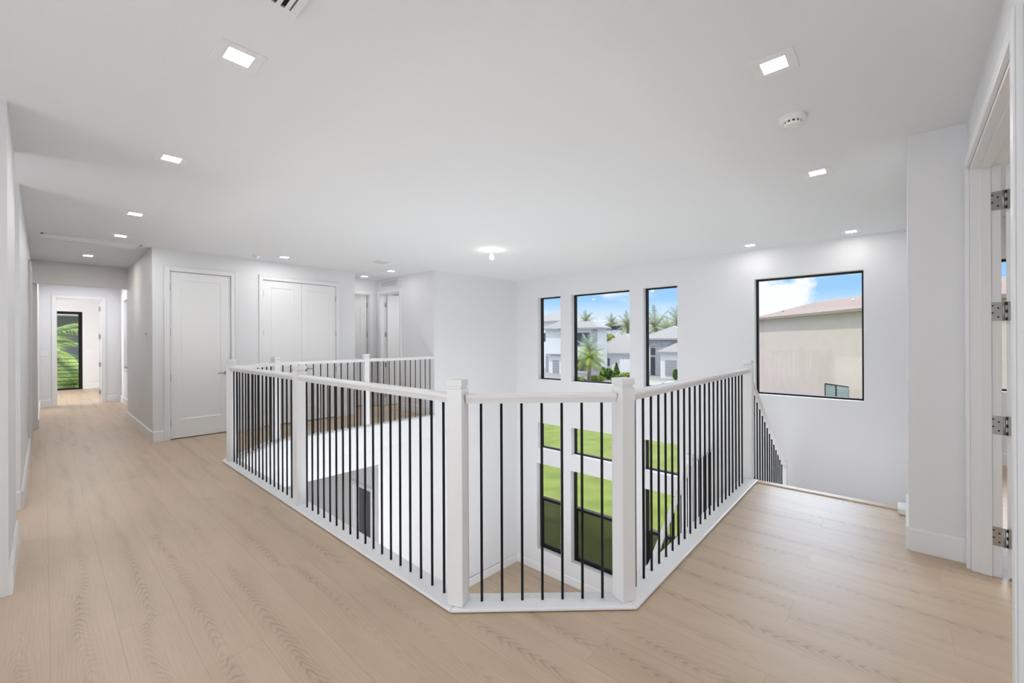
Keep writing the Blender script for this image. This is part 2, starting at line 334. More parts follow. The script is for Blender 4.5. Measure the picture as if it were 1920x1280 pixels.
wallbox('wall_hall_end', 'white end wall of the hallway around the bedroom doorway',
        (-.27, .19, 13.95, 14.09, 0, H), (.925, 4.2, 13.95, 14.09, 0, H), (.19, .925, 13.95, 14.09, 2.43, H), (-4.2, -.27, 13.95, 14.09, 0, H))
wallbox('wall_vestibule_left', 'white left wall of the hallway beyond the header', (-.21, -.07, 10.47, 13.95, 0, H))
wallbox('wall_left', 'long white left wall of the hallway', (-.275, XL, 3.68, 4.62, 0, H), (-.275, XL, 5.52, 8.62, 0, H), (-.275, XL, 9.42, 10.33, 0, H), (-.275, XL, 8.62, 9.42, 2.455, H))
wallbox('wall_alcove', 'white walls of the shallow opening in the left wall', (-1.4, -.275, 4.48, 4.62, 0, H), (-1.4, -.275, 5.52, 5.66, 0, H), (-1.54, -1.4, 4.48, 5.66, 0, H))
wallbox('wall_loft_left', 'white walls of the loft behind the camera', (-4.2, -.275, 3.68, 3.82, 0, H), (-4.2, -4.06, -.5, 3.68, 0, H))
wallbox('wall_bedroom', 'white far wall of the bedroom beside the balcony door',
        (.80, 4.2, 18.55, 18.7, 0, H), (-4.2, -.75, 18.55, 18.7, 0, H), (-.75, .80, 18.55, 18.7, 2.375, H), (-2.4, -2.26, 14.09, 18.55, 0, H), (3.0, 3.14, 14.09, 18.55, 0, H))
wallbox('wall_rooms_beyond', 'plain walls of the rooms behind the closed doors',
        (1.17, 3.92, 8.75, 8.89, 0, H), (-1.6, -1.46, 8.3, 9.8, 0, H), (-1.46, -.275, 8.3, 8.44, 0, H), (-1.46, -.275, 9.66, 9.8, 0, H),
        (3.6, 3.74, 8.89, 11.3, 0, H), (1.39, 1.45, 10.2, 11.3, 0, H), (3.74, XW, 11.16, 11.3, 0, H), (XW, XW + .2, 8.9, 11.3, 0, H), (5.11, XW, 9.3, 9.44, 0, H))
# pier and doorway wall on the right, very slightly out of square
def RM(x, y, z=0): return Matrix.Translation((3.89, -.361, 0)) @ Matrix.Rotation(R(-1.05), 4, 'Z')
MR = RM(0, 0)         # local: x from the pier corner (negative towards the camera), y into the landing, z up
m = MB()
m.prism([(3.89, -.085), (XW + .02, -.15), (XW + .02, -.487), (3.80, -.487), (3.80, -.3628), (3.89, -.361)], ZS, H)
m.box(-.10, 0.0, -.125, 0, 0, H, MR); m.box(-1.62, -.10, -.125, 0, 2.455, H, MR); m.box(-8.2, -1.62, -.14, 0, 0, H, MR)
struct(m.build('wall_right', M['wall']), 'white pier and doorway wall at the right edge of the landing', 'wall')
wallbox('wall_right_room', 'rear walls of the room through the right doorway', (-4.2, XW, -3.34, -3.2, 0, H), (1.1, 1.24, -3.2, -.5, 0, H))
# lower storey hall seen through the opening
wallbox('wall_lower_hall', 'grey-shaded walls of the lower hall seen through the balusters',
        (3.80, 3.94, 6.60, 6.74, ZL, -.66), (3.80, 3.94, 7.33, 10.2, ZL, -.66), (3.80, 3.94, 6.74, 7.33, -1.2, -.66), (.4, 3.8, 10.06, 10.2, ZL, -.66), (.4, .54, 6.6, 10.06, ZL, -.66), (.4, 1.54, 6.46, 6.6, ZL, -.66))
wallbox('ceiling_lower_hall', 'lower hall ceiling', (.4, 3.94, 6.6, 10.2, -.665, -.36))
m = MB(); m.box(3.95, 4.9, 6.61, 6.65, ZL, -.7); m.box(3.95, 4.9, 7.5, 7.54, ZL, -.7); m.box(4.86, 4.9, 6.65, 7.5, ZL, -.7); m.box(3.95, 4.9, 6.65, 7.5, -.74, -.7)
struct(m.build('wall_lower_closet', mat('unlit_closet_shade', (.12, .12, .125), .8)), 'dark unlit room behind the lower doorway', 'wall')  # darkness of the unlit room is put into the wall colour

# ------------------------------------------------------------------ baseboards
def bboard(name, label, runs, h=.14, t=.016):
    m_ = MB()
    for (x0, y0, x1, y1, z) in runs:   # the board stands to the left of the direction of travel
        A, B = Vector((x0, y0, z)), Vector((x1, y1, z)); d = (B - A).normalized(); n = Vector((-d.y, d.x, 0))
        prof = [(0, 0), (t, 0), (t, h - .012), (t * .45, h), (0, h)]
        m_.sweep(prof, A - d * 0, B + d * 0, side=n)
    return struct(m_.build(name, M['trim']), label, 'baseboard')
hb = .155
bboard('baseboard_far', 'white baseboard along the closet wall', [(1.03, YF, 1.158, YF, 0), (2.055, YF, 2.385, YF, 0), (3.755, YF, 4.06, YF, 0)][::1] and
       [(1.158, YF, 1.014, YF, 0), (2.385, YF, 2.055, YF, 0), (4.06, YF, 3.755, YF, 0)], hb)
bboard('baseboard_hall_right', 'white baseboard along the hallway right wall', [(1.03, YF - .016, 1.03, 10.486, 0)][::1], hb)
bboard('baseboard_left', 'white baseboard along the hallway left wall', [(XL, 4.62, XL, 3.68, 0), (XL, 8.55, XL, 5.52, 0), (XL, 10.33, XL, 9.49, 0), (XL, 5.52, -1.4, 5.52, 0), (-.07, 13.95, -.07, 10.47, 0)], hb)
bboard('baseboard_hall_end', 'white baseboard of the hallway end wall', [(.12, 13.95, -.07, 13.95, 0), (1.25, 13.95, 1.0, 13.95, 0), (1.25, 10.47, 1.25, 13.95, 0)], hb)
bboard('baseboard_bedroom', 'white baseboard of the bedroom', [(3.0, 18.55, .80, 18.55, 0)], hb)
bboard('baseboard_recess', 'white baseboard in the far recess', [(4.97, 6.62, 4.97, 7.56, 0), (4.97, 8.44, 4.97, 8.55, 0), (4.97, 8.55, 4.88, 8.55, 0), (4.06, 8.55, 4.06, YF, 0)], hb)
bboard('baseboard_right', 'white baseboard around the right pier', [(3.89, -.101, 3.89, -.345, 0)][::1] and [(3.89, -.361, 3.89, -.0845, 0), (3.89, -.085, 4.72, -.101, 0)], .15)
bboard('baseboard_right_room', 'white baseboard of the room through the right doorway', [(XW, -3.2, XW, -.5, 0)], .14)
bboard('baseboard_lower', 'white baseboard of the lower storey', [(XW, 6.30, 3.80, 6.46, ZL), (XW, 2.3, XW, 6.3, ZL)], .16)

# ------------------------------------------------------------------ floor-edge trims of the void
m = MB()
PIN = [(4.755, .99), (2.068, .99), (1.402, 1.70), (1.402, 5.885), (2.14, 6.585), (4.97, 6.585)]    # landing side
POUT = [(4.755, 1.13), (2.125, 1.13), (1.545, 1.76), (1.545, 5.80), (2.225, 6.44), (4.97, 6.44)]  # void side
for i in range(len(PIN) - 1):
    m.prism([PIN[i], PIN[i + 1], POUT[i + 1], POUT[i]], .004, .022)
o = m.build('trim_1', M['trim'], bevel=.006); struct(o, 'flat white curb board under the balusters around the void', 'curb')
m = MB()
for i in range(1, len(PIN) - 1):
    A, B = Vector((*POUT[i], 0)), Vector((*POUT[i + 1], 0)); d = (B - A).normalized(); n = Vector((d.y, -d.x, 0))
    if i == 0: continue
    m.sweep([(0, -.115), (.014, -.115), (.014, -.105), (.010, .006), (0, .006)], A, B, side=n)
    m.sweep([(-.1, ZS - .02), (.0, ZS - .02), (.0, .006), (-.05, .006), (-.05, -.01), (-.1, -.01)], A, B, side=n)
m.sweep([(-.02, -.36), (.012, -.36), (.012, .006), (-.02, .006)], (2.125, 1.13, 0), (4.755, 1.13, 0), side=Vector((0, 1, 0)))
struct(m.build('trim_2', M['trim']), 'white fascia board below the floor edge of the void', 'fascia')
m = MB(); m.box(4.70, 4.79, -.1, 1.05, -.03, .012); o = m.build('trim_3', M['nosing'], bevel=.01); struct(o, 'grey-oak nosing strip at the head of the stair', 'stair nosing')
m = MB(); m.box(4.60, 4.78, -.105, -.035, .0, .055); o = m.build('trim_4', M['trim'], bevel=.012); struct(o, 'short white curb end at the foot of the pier', 'curb')

# ------------------------------------------------------------------ stair
stair = thing('staircase', 'white staircase descending from the landing to the storey below', 'staircase', (4.75, .5, ZL))
def local(o, p): o.parent = p; o.matrix_parent_inverse = p.matrix_basis.inverted(); return o
rise, run_ = .1745, .245
m = MB()
for i in range(8):
    z = -rise * (i + 1); x = 4.75 + run_ * i
    m.box(x, x + run_ + (.0 if i < 7 else 0), -.09, 1.04, z - .16, z - .032)
mt = m.build('riser', M['trim']); local(mt, stair)
for i in range(7):
    z = -rise * (i + 1); x = 4.75 + run_ * i
    local(MB().box(x - .02, x + run_ + .005, -.09, 1.04, z - .03, z).build('tread', M['nosing'], bevel=.006), stair)
ZN = -rise * 8
local(MB().box(4.75 + run_ * 7, XW - .003, -.09, 2.13, ZN - .2, ZN).build('landing', M['nosing']), stair)
n2r = 12; r2_ = (ZN - ZL) / n2r
m = MB()
for i in range(n2r):
    z = ZN - r2_ * (i + 1) ; x = 6.10 - .25 * i
    if i < n2r - 1:
        m.box(x - .25, x, 1.16, 2.09, max(ZL, z - .18), z - .032)
        local(MB().box(x - .25 - .0, x + .02, 1.16, 2.09, z - .03, z).build('tread', M['nosing'], bevel=.006), stair)
local(m.build('riser', M['trim']), stair)
# stringers
def stringer(xa, za, xb, zb, y0, y1, up_=.05, dn=.26):
    return MB().sweep([(0, up_), (0, -dn), (y1 - y0, -dn), (y1 - y0, up_)], (xa, y0, za), (xb, y0, zb), side=Vector((0, 1, 0)))
local(stringer(4.76, -.03, 6.50, -.03 - .7122 * 1.74, 1.04, 1.09, .0).build('stringer', M['trim']), stair)
local(stringer(6.12, ZN, 3.35, ZN - .7122 * 2.77, 2.09, 2.16, .05).build('stringer', M['trim']), stair)
local(stringer(6.12, ZN, 3.35, ZN - .7122 * 2.77, 1.10, 1.15, .02).build('stringer', M['trim']), stair)
local(MB().box(6.05, XW - .01, 2.09, 2.16, ZN - .24, ZN + .03).build('skirt', M['trim']), stair)

# ------------------------------------------------------------------ newels and railing runs
NW = .0885
def make_newel(name, h, label, loc, rz):
    t = thing(name, label, 'newel post', loc, rz, 'white square newel posts of the balustrade')
    a = NW / 2
    MB().box(-a, a, -a, a, 0, h).build('post', M['trim'], t, bevel=.004)
    m_ = MB(); m_.box(-a, a, -a, a, h + .0135, h + .049); cp = m_.build('cap', M['trim'], t, bevel=.004)
    MB().box(-.036, .036, -.036, .036, h, h + .0135).build('neck', M['trim'], cp)
    return t
zc = .022
NP = dict(N1=(1.478, 1.722, 24), N2=(2.098, 1.080, -22), N3=(1.478, 3.805, 0), N4=(1.478, 5.78, -24), N5=(2.20, 6.51, 22), N6=(3.59, 6.51, 0), S1=(4.768, 1.078, 0))
NL = dict(N1='white square newel post at the near left corner of the railing', N2='white square newel post at the near right corner, in front of the lawn windows',
          N3='white newel post midway along the left railing', N4='white newel post at the far end of the left railing, by the door lever',
          N5='white newel post where the back railing starts, before the double doors', N6='white newel post midway along the far railing, before the recess',
          S1='white newel post at the head of the stairs beside the large window')
newel = {}
nm = None
for k_, (x, y, r) in NP.items():
    if nm is None: nm = make_newel('newel_post', 1.16 - zc, NL[k_], (x, y, zc), R(r)); o = nm
    else: o = dup(nm); o['label'] = NL[k_]; o.location = (x, y, zc); o.rotation_euler = (0, 0, R(r))
    newel[k_] = o
for lab, x, y, ztop in (('white newel post on the half landing at the bottom of the upper flight', 6.64, 1.085, -.215), ('white newel post on the half landing at the top of the lower flight', 6.12, 2.125, -.20)):
    o = dup(nm); o['label'] = lab; o.location = (x, y, ztop - (1.209 - zc)); o.rotation_euler = (0, 0, 0)
BAL = None
def rail_run(label, A, B, nb, t0=None, t1=None, drop=None, zb=(zc, zc), zt=(1.132, 1.132), ends=(.044, .044), wallend=False):
    """A, B: plan points of the posts; nb balusters; balusters from distance t0 to t1 along the run"""
    global BAL
    A, B = Vector((*A, 0)), Vector((*B, 0)); Ln = (B - A).length; d = (B - A) / Ln
    t = thing('railing', label, 'railing', (A.x, A.y, zb[0]), 0, 'white and black balustrade runs')
    a0, b0 = ends[0], Ln - ends[1]
    def zz(s, pr): return pr[0] + (pr[1] - pr[0]) * s / Ln
    p0 = d * a0 + Vector((0, 0, zz(a0, zt) - zb[0])); p1 = d * b0 + Vector((0, 0, zz(b0, zt) - zb[0]))
    up_prof = [(-.033, -.027), (.033, -.027), (.036, -.018), (.034, -.006), (.022, 0), (-.022, 0), (-.034, -.006), (-.036, -.018)]
    hr = MB().sweep(up_prof, p0, p1).build('handrail', M['trim'], t)
    MB().sweep([(-.022, -.052), (.022, -.052), (.022, -.027), (-.022, -.027)], p0, p1).build('rail_fillet', M['trim'], hr)
    for i in range(nb):
        s = t0 + (t1 - t0) * i / max(1, nb - 1)
        z0, z1 = zz(s, zb), zz(s, zt) - .05
        if BAL is None or abs((z1 - z0) - BAL[1]) > 1e-4:
            o_ = MB().cyl((0, 0, 0), .0072, z1 - z0, 12).build('baluster', M['black'], t, smooth=False)
            for p in o_.data.polygons: p.use_smooth = len(p.vertices) == 4
            MB_ = o_.data; BAL = (MB_, z1 - z0)
        else:
            o_ = bpy.data.objects.new('baluster', BAL[0]); SC.collection.objects.link(o_); o_.parent = t
        o_.location = d * s + Vector((0, 0, z0 - zb[0]))
    return t
P = {k_: (v[0], v[1]) for k_, v in NP.items()}
y1_ = P['N1'][1]
rail_run('near left railing run of eighteen black balusters under a white handrail', P['N1'], P['N3'], 18, 1.843 - y1_, 3.657 - y1_)
rail_run('left railing run receding to the far newel, seventeen black balusters', P['N3'], P['N4'], 17, 3.985 - 3.805, 5.685 - 3.805)
L12 = (Vector(P['N2']) - Vector(P['N1'])).length
rail_run('short angled railing run across the near corner, seven black balusters', P['N2'], P['N1'], 7, .118, L12 - .124)
rail_run('right railing run leading to the stair head, twenty-two black balusters', P['N2'], P['S1'], 22, 2.233 - 2.098, 4.526 - 2.098)
rail_run('angled railing run at the far left corner of the void', P['N4'], P['N5'], 8, .115, .91)
rail_run('far railing run in front of the double doors', P['N5'], P['N6'], 12, .10, 1.29)
rail_run('far railing run in front of the recess, dying into the bright wall', P['N6'], (4.97, 6.51), 12, .112, 1.31, ends=(.044, 0))
# stair flights
sl = .7122
def zst(x): return -sl * (x - 4.75)
rail_run('sloping railing of the upper stair flight below the large window', (4.785, 1.075), (6.64, 1.075), 13, .225, 1.70,
         zb=(-.06, -.06 - sl * 1.855), zt=(1.035, 1.035 - sl * 1.855))
rail_run('sloping railing of the lower stair flight crossing the lower window', (6.12, 2.125), (3.35, 2.125), 22, .11, 2.66,
         zb=(ZN + .03, ZN + .03 - sl * 2.77), zt=(-.305, -.305 - sl * 2.77), ends=(.044, 0))
rail_run('level railing of the half landing against the window wall', (6.12, 2.125), (XW, 2.125), 8, .13, .92, zb=(ZN + .03, ZN + .03), zt=(-.285, -.285), ends=(.044, 0))
o = dup(nm); o['label'] = 'white newel post at the foot of the lower stair flight'; o.location = (3.33, 2.125, ZL); o.rotation_euler = (0, 0, 0)

# ------------------------------------------------------------------ windows
WN = 0
def window(y0, y1, z0, z1, x=XW + .115, fr=.03, dep=.08, sash=None, label='', kind_=None):
    global WN
    WN += 1
    t = thing('window_%d' % WN, label, 'window', (x, (y0 + y1) / 2, z0), 0, None, 'structure')
    hw = (y1 - y0) / 2; hh = z1 - z0
    m_ = MB()
    m_.box(0, dep, -hw, -hw + fr, 0, hh); m_.box(0, dep, hw - fr, hw, 0, hh); m_.box(0, dep, -hw + fr, hw - fr, 0, fr); m_.box(0, dep, -hw + fr, hw - fr, hh - fr, hh)
    m_.build('window_frame', M['frame'], t, bevel=.002)
    if sash:
        s = sash - z0
        m_ = MB(); m_.box(-.012, dep, -hw + fr, hw - fr, s - .028, s + .028); m_.box(-.02, -.012, -hw + fr, hw - fr, s + .006, s + .028)
        m_.build('meeting_rail', M['frame'], t, bevel=.002)
        f2 = .028; m_ = MB()
        m_.box(.004, dep - .01, -hw + fr, -hw + fr + f2, fr, s); m_.box(.004, dep - .01, hw - fr - f2, hw - fr, fr, s); m_.box(.004, dep - .01, -hw + fr, hw - fr, fr, fr + f2)
        m_.build('lower_sash', M['frame'], t)
        MB().box(.03, .034, -hw + fr + f2, hw - fr - f2, fr + f2, s - .028).build('pane', M['glass'], t)
        MB().box(.032, .036, -hw + fr, hw - fr, s + .028, hh - fr).build('pane', M['glass'], t)
        MB().box(.047, .048, -hw + fr, hw - fr, fr, s - .028).build('insect_screen', M['screen'], t)
    else:
        MB().box(.025, .031, -hw + fr, hw - fr, fr, hh - fr).build('pane', M['glass'], t)
    return t
names = ['narrow upper window left of the trio', 'wide middle upper window of the trio', 'narrow upper window right of the trio', 'large picture window over the stairs',
         'small transom window, left, storey below', 'small transom window, middle, storey below', 'small transom window, right, storey below',
         'tall lower window, left, with meeting rail', 'tall lower window, middle, with meeting rail', 'tall lower window, right, behind the lower stair', 'window of the room through the right doorway']
for o_, nme in zip(OP, names):
    window(*o_, label='black-framed ' + nme, sash=(-2.02 if o_[3] == -1.225 else None), fr=.022 if o_[3] != -1.225 else .032)

# vestibule window with roller shade
t = thing('window_%d' % (WN + 1), 'narrow hallway window with a white roller shade half down', 'window', (1.25, (WY0 + WY1) / 2, .83), 0, None, 'structure')
hw = (WY1 - WY0) / 2
m = MB(); m.box(.09, .13, -hw, -hw + .03, 0, 1.57); m.box(.09, .13, hw - .03, hw, 0, 1.57); m.box(.09, .13, -hw, hw, 0, .03); m.box(.09, .13, -hw, hw, 1.54, 1.57)
m.build('window_frame', M['trim'], t); MB().box(.10, .105, -hw + .03, hw - .03, .03, 1.54).build('pane', M['glass'], t)
MB().box(-.03, .13, -hw - .03, hw + .03, -.025, .0).build('sill', M['trim'], t, bevel=.004)
tr = bpy.data.materials.new('translucent_shade'); tr.use_nodes = True; q = tr.node_tree; q.nodes.clear()
oo = q.nodes.new('ShaderNodeOutputMaterial'); tl = q.nodes.new('ShaderNodeBsdfTranslucent'); tl.inputs[0].default_value = (.9, .9, .9, 1); q.links.new(tl.outputs[0], oo.inputs[0])
MB().box(.06, .063, -hw, hw, .65, 1.57).build('roller_shade', tr, t)

# bedroom balcony door
t = thing('door_9', 'black-framed glass balcony door at the end of the hallway', 'door', (0, 18.6, 0), 0, None, 'structure')
m = MB(); m.box(-.75, -.67, -.04, .05, 0, 2.375); m.box(.715, .80, -.04, .05, 0, 2.375); m.box(-.67, .715, -.04, .05, 0, .05); m.box(-.67, .715, -.04, .05, 2.30, 2.375)
m.build('door_frame', M['frame'], t); MB().box(-.67, .715, .0, .006, .05, 2.30).build('pane', M['glass'], t)
t = thing('balcony_railing', 'black railing of thin horizontal bars outside the balcony door', 'railing', (0, 19.5, -.2))
m = MB(); m.box(-1.5, -1.46, -.02, .02, 0, 1.18); m.box(1.46, 1.5, -.02, .02, 0, 1.18); m.build('post', M['black'], t)
for i in range(9): MB().box(-1.5, 1.5, -.008, .008, .17 + .117 * i, .186 + .117 * i).build('rail_bar', M['black'], t)
m = MB(); m.box(-2.0, 2.5, 18.7, 20.0, -.3, -.06)
tag(m.build('balcony_floor', mat('pale_concrete', (.45, .45, .44), .8)), 'pale concrete slab of the small balcony', 'balcony floor')

# ------------------------------------------------------------------ doors
def panel_slab(w, h, th, inset=.125, toprail=.115, botrail=.27):
    m_ = MB(); i = inset
    m_.box(0, w, 0, th, 0, botrail); m_.box(0, w, 0, th, h - toprail, h); m_.box(0, i, 0, th, botrail, h - toprail); m_.box(w - i, w, 0, th, botrail, h - toprail)
    m_.box(i - .001, w - i + .001, .008, th - .008, botrail - .001, h - toprail + .001)
    # sloped sticking on both faces
    b = .012
    for (yo, yi) in ((0.0005, .008), (th - .0005, th - .008)):
        m_.poly([(i, yo, botrail), (w - i, yo, botrail), (w - i - b, yi, botrail + b), (i + b, yi, botrail + b)])
        m_.poly([(i, yo, h - toprail), (w - i, yo, h - toprail), (w - i - b, yi, h - toprail - b), (i + b, yi, h - toprail - b)])
        m_.poly([(i, yo, botrail), (i, yo, h - toprail), (i + b, yi, h - toprail - b), (i + b, yi, botrail + b)])
        m_.poly([(w - i, yo, botrail), (w - i, yo, h - toprail), (w - i - b, yi, h - toprail - b), (w - i - b, yi, botrail + b)])
    return m_
HZ = (.242, .90, 1.572, 2.226)
def knuckle(parent, x, y, zs=HZ, z_off=0):
    for z in zs: MB().cyl((x, y, z - .052 - z_off), .0075, .104, 10).build('hinge', M['nickel'], parent, smooth=True)
def lever(parent, x, z, sgn, y=0):
    m_ = MB(); m_.box(x - .026, x + .026, y - .010, y, z - .026, z + .026); m_.tube([(x, y - .008, z), (x, y - .045, z)], .009); m_.box(min(x, x + sgn * .115), max(x, x + sgn * .115), y - .052, y - .040, z - .009, z + .009)
    return m_.build('door_handle', M['nickel'], parent, bevel=.002)
def casing(parent, x0, x1, top, w=.07, th=.018, jamb=.14, M_=None, name='casing'):
    m_ = MB()
    m_.box(x0 - w, x0 - .004, -th, 0, 0, top + w, M_); m_.box(x1 + .004, x1 + w, -th, 0, 0, top + w, M_); m_.box(x0 - .004, x1 + .004, -th, 0, top + .004, top + w, M_)
    # back band
    m_.box(x0 - w, x0 - w + .014, -th - .006, -th, 0, top + w, M_); m_.box(x1 + w - .014, x1 + w, -th - .006, -th, 0, top + w, M_); m_.box(x0 - w + .014, x1 + w - .014, -th - .006, -th, top + w - .014, top + w, M_)
    return m_.build(name, M['trim'], parent, bevel=.002)
# door 1: single closet door, door 2: pair, both closed in the far wall (front face 4 mm behind the wall)
t = thing('door_1', 'closed single white shaker door left of the double doors', 'door', (1.227, YF, 0), 0, None, 'structure')
casing(t, 0, .757, 2.455)
s = panel_slab(.749, 2.438, .04).build('door_panel', M['door'], t); s.location = (.004, .012, .012)
knuckle(t, -.001, .004); lever(t, .69, .935, -1, .012)
MB().box(-.001, .758, .06, .07, 0, 2.455).build('shadow_gap', M['dark'], t)
t = thing('door_2', 'closed pair of white shaker closet doors', 'door', (2.45, YF, 0), 0, None, 'structure')
casing(t, 0, 1.233, 2.455)
for i, x in enumerate((.004, .6185)):
    s = panel_slab(.6105, 2.438, .04, inset=.118).build('door_panel', M['door'], t); s.location = (x, .012, .012)
knuckle(t, -.001, .004); knuckle(t, 1.234, .004); lever(t, .545, .935, -1, .012); lever(t, .69, .935, 1, .012)
MB().box(-.001, 1.234, .06, .07, 0, 2.455).build('shadow_gap', M['dark'], t)
# door 3: recess back wall, slightly open inwards
t = thing('door_3', 'white door at the back of the recess, standing slightly open', 'door', (4.12, 8.55, 0), 0, None, 'structure')
casing(t, 0, .70, 2.455); m = MB(); m.box(0, .012, 0.001, .139, 0, 2.45); m.box(.688, .70, 0.001, .139, 0, 2.45); m.box(.012, .688, .001, .139, 2.44, 2.454); m.build('jamb', M['trim'], t)
s = panel_slab(.69, 2.438, .04).build('door_panel', M['door'], t); s.matrix_basis = Matrix.Translation((.68, .145, .012)) @ Matrix.Rotation(R(180 - 9), 4, 'Z') @ Matrix.Translation((0, 0, 0)) @ Matrix.Translation((0, 0, 0)); s.name = 'door_panel'
for z in HZ: MB().box(.672, .70, .085, .094, z - .05, z + .05).build('hinge', M['nickel'], t)
lever(t, .08, .935, 1, .03)
# door 4: in the recess side wall, open 90 degrees
t = thing('door_4', 'white door in the recess side wall, standing open under the grille', 'door', (4.97, 8.375, 0), R(-90), None, 'structure')
casing(t, 0, .75, 2.455); m = MB(); m.box(0, .014, 0.001, .139, 0, 2.45); m.box(.736, .749, 0.001, .139, 0, 2.45); m.box(.014, .736, .001, .139, 2.44, 2.454); m.build('jamb', M['trim'], t)
s = panel_slab(.74, 2.438, .04).build('door_panel', M['door'], t); s.matrix_basis = Matrix.Translation((.055, .15, .012)) @ Matrix.Rotation(R(90), 4, 'Z')
for z in HZ: MB().box(.002, .05, .10, .118, z - .05, z + .05).build('hinge', M['nickel'], t)
# door 5: bedroom doorway at the end of the hall
t = thing('door_5', 'cased bedroom doorway at the hallway end, its door folded open inside', 'door', (.19, 13.95, 0), 0, None, 'structure')
casing(t, 0, .735, 2.43); m = MB(); m.box(0.001, .01, 0.001, .139, 0, 2.42); m.box(.725, .734, 0.001, .139, 0, 2.42); m.box(.01, .725, 0.001, .139, 2.415, 2.429); m.build('jamb', M['trim'], t)
s = panel_slab(.72, 2.41, .04).build('door_panel', M['door'], t); s.matrix_basis = Matrix.Translation((.738, .16, .012)) @ Matrix.Rotation(R(83), 4, 'Z')
for z in HZ: MB().box(.69, .735, .125, .145, z - .05, z + .05).build('hinge', M['nickel'], t)
# door 6: left hallway wall
t = thing('door_6', 'white door in the hallway left wall seen almost edge-on', 'door', (XL, 8.62, 0), R(90), None, 'structure')
casing(t, 0, .80, 2.455); s = panel_slab(.79, 2.438, .04).build('door_panel', M['door'], t); s.location = (.005, .03, .012); lever(t, .08, .95, 1, .03)
# lower storey doorway
t = thing('door_7', 'cased dark doorway in the lower hall', 'door', (3.80, 7.33, ZL), R(-90), None, 'structure')
casing(t, 0, .59, 2.35); MB().box(.0, .05, .0, .1, 0, 2.35).build('jamb', M['trim'], t)
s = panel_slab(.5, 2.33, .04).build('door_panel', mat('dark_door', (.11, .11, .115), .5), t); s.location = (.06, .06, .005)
# door 8: right doorway beside the camera
t = thing('door_8', 'tall cased doorway at the right edge with its white door swung into the room', 'door', (0, 0, 0), 0, None, 'structure')
t.matrix_basis = MR
m = MB()
x1 = -.10; x0 = -1.62
for (a, b_, sgn) in ((x1, x1 + .075, 1), (x0 - .11, x0, -1)):
    m.box(a, b_, 0, .019, 0, 2.455 + .062)
m.box(x0, x1, 0, .019, 2.455, 2.455 + .062)
m.box(x0 - .11, x0 - .09, .019, .026, 0, 2.517)
m.build('casing', M['trim'], t, bevel=.003)
m = MB()
m.box(x1 - .018, x1, -.125, 0, 0, 2.455); m.box(x1 - .026, x1 - .018, -.085, -.04, 0, 2.44)
m.box(x0, x0 + .018, -.14, 0, 0, 2.455); m.box(x0 + .018, x0 + .026, -.085, -.04, 0, 2.44)
m.box(x0, x1, -.14, 0, 2.437, 2.455); m.box(x0 + .02, x1 - .02, -.085, -.04, 2.427, 2.437)
m.build('jamb', M['trim'], t, bevel=.002)
HX, HY = x1 - .018, -.128
s = panel_slab(.75, 2.42, .044).build('door_panel', M['door'], t)
s.matrix_basis = Matrix.Translation((HX - .004, HY - .058, .012)) @ Matrix.Rotation(R(-20), 4, 'Z')
def hinge_leaf(x, y0, y1_, z):
    m_ = MB(); r_ = .014; pts = []
    # plate in the local YZ plane, rounded outer corners on the y1 side
    yy = [y0, y1_ + r_, y1_ + .004, y1_, y1_, y1_ + .004, y1_ + r_, y0] if y1_ < y0 else [y0, y1_ - r_, y1_ - .004, y1_, y1_, y1_ - .004, y1_ - r_, y0]
    zz_ = [z - .055, z - .055, z - .051, z - .055 + r_, z + .055 - r_, z + .051, z + .055, z + .055]
    a = [m_.bm.verts.new((x, p, q_)) for p, q_ in zip(yy, zz_)]; b = [m_.bm.verts.new((x - .003, p, q_)) for p, q_ in zip(yy, zz_)]
    m_.bm.faces.new(a); m_.bm.faces.new(b[::-1])
    for i in range(8): m_.bm.faces.new((a[i], a[(i + 1) % 8], b[(i + 1) % 8], b[i]))
    return m_
for z in HZ:
    h_ = hinge_leaf(HX, HY + .002, -.074, z).build('hinge', M['nickel'], t)
    m_ = MB()
    for dy, dz in ((-.090, .035), (-.112, .02), (-.090, -.008), (-.112, -.032)): m_.box(HX - .0045, HX - .003, dy - .004, dy + .004, z + dz - .004, z + dz + .004)
    m_.build('screw', M['dark'], h_)
    m_ = MB(); m_.cyl((HX - .006, HY - .005, z - .055), .0065, .11, 10); m_.build('knuckle', M['nickel'], h_, smooth=True)
    m_ = MB()
    for q_ in (-.045, -.0, .045): m_.box(HX - .012, HX - .004, HY - .020, HY - .012, z + q_ - .009, z + q_ + .009)
    m_.build('barrel_pin', M['dark'], h_)
    hinge_leaf(HX - .008, HY - .018, HY - .07, z).build('leaf', M['nickel'], h_)

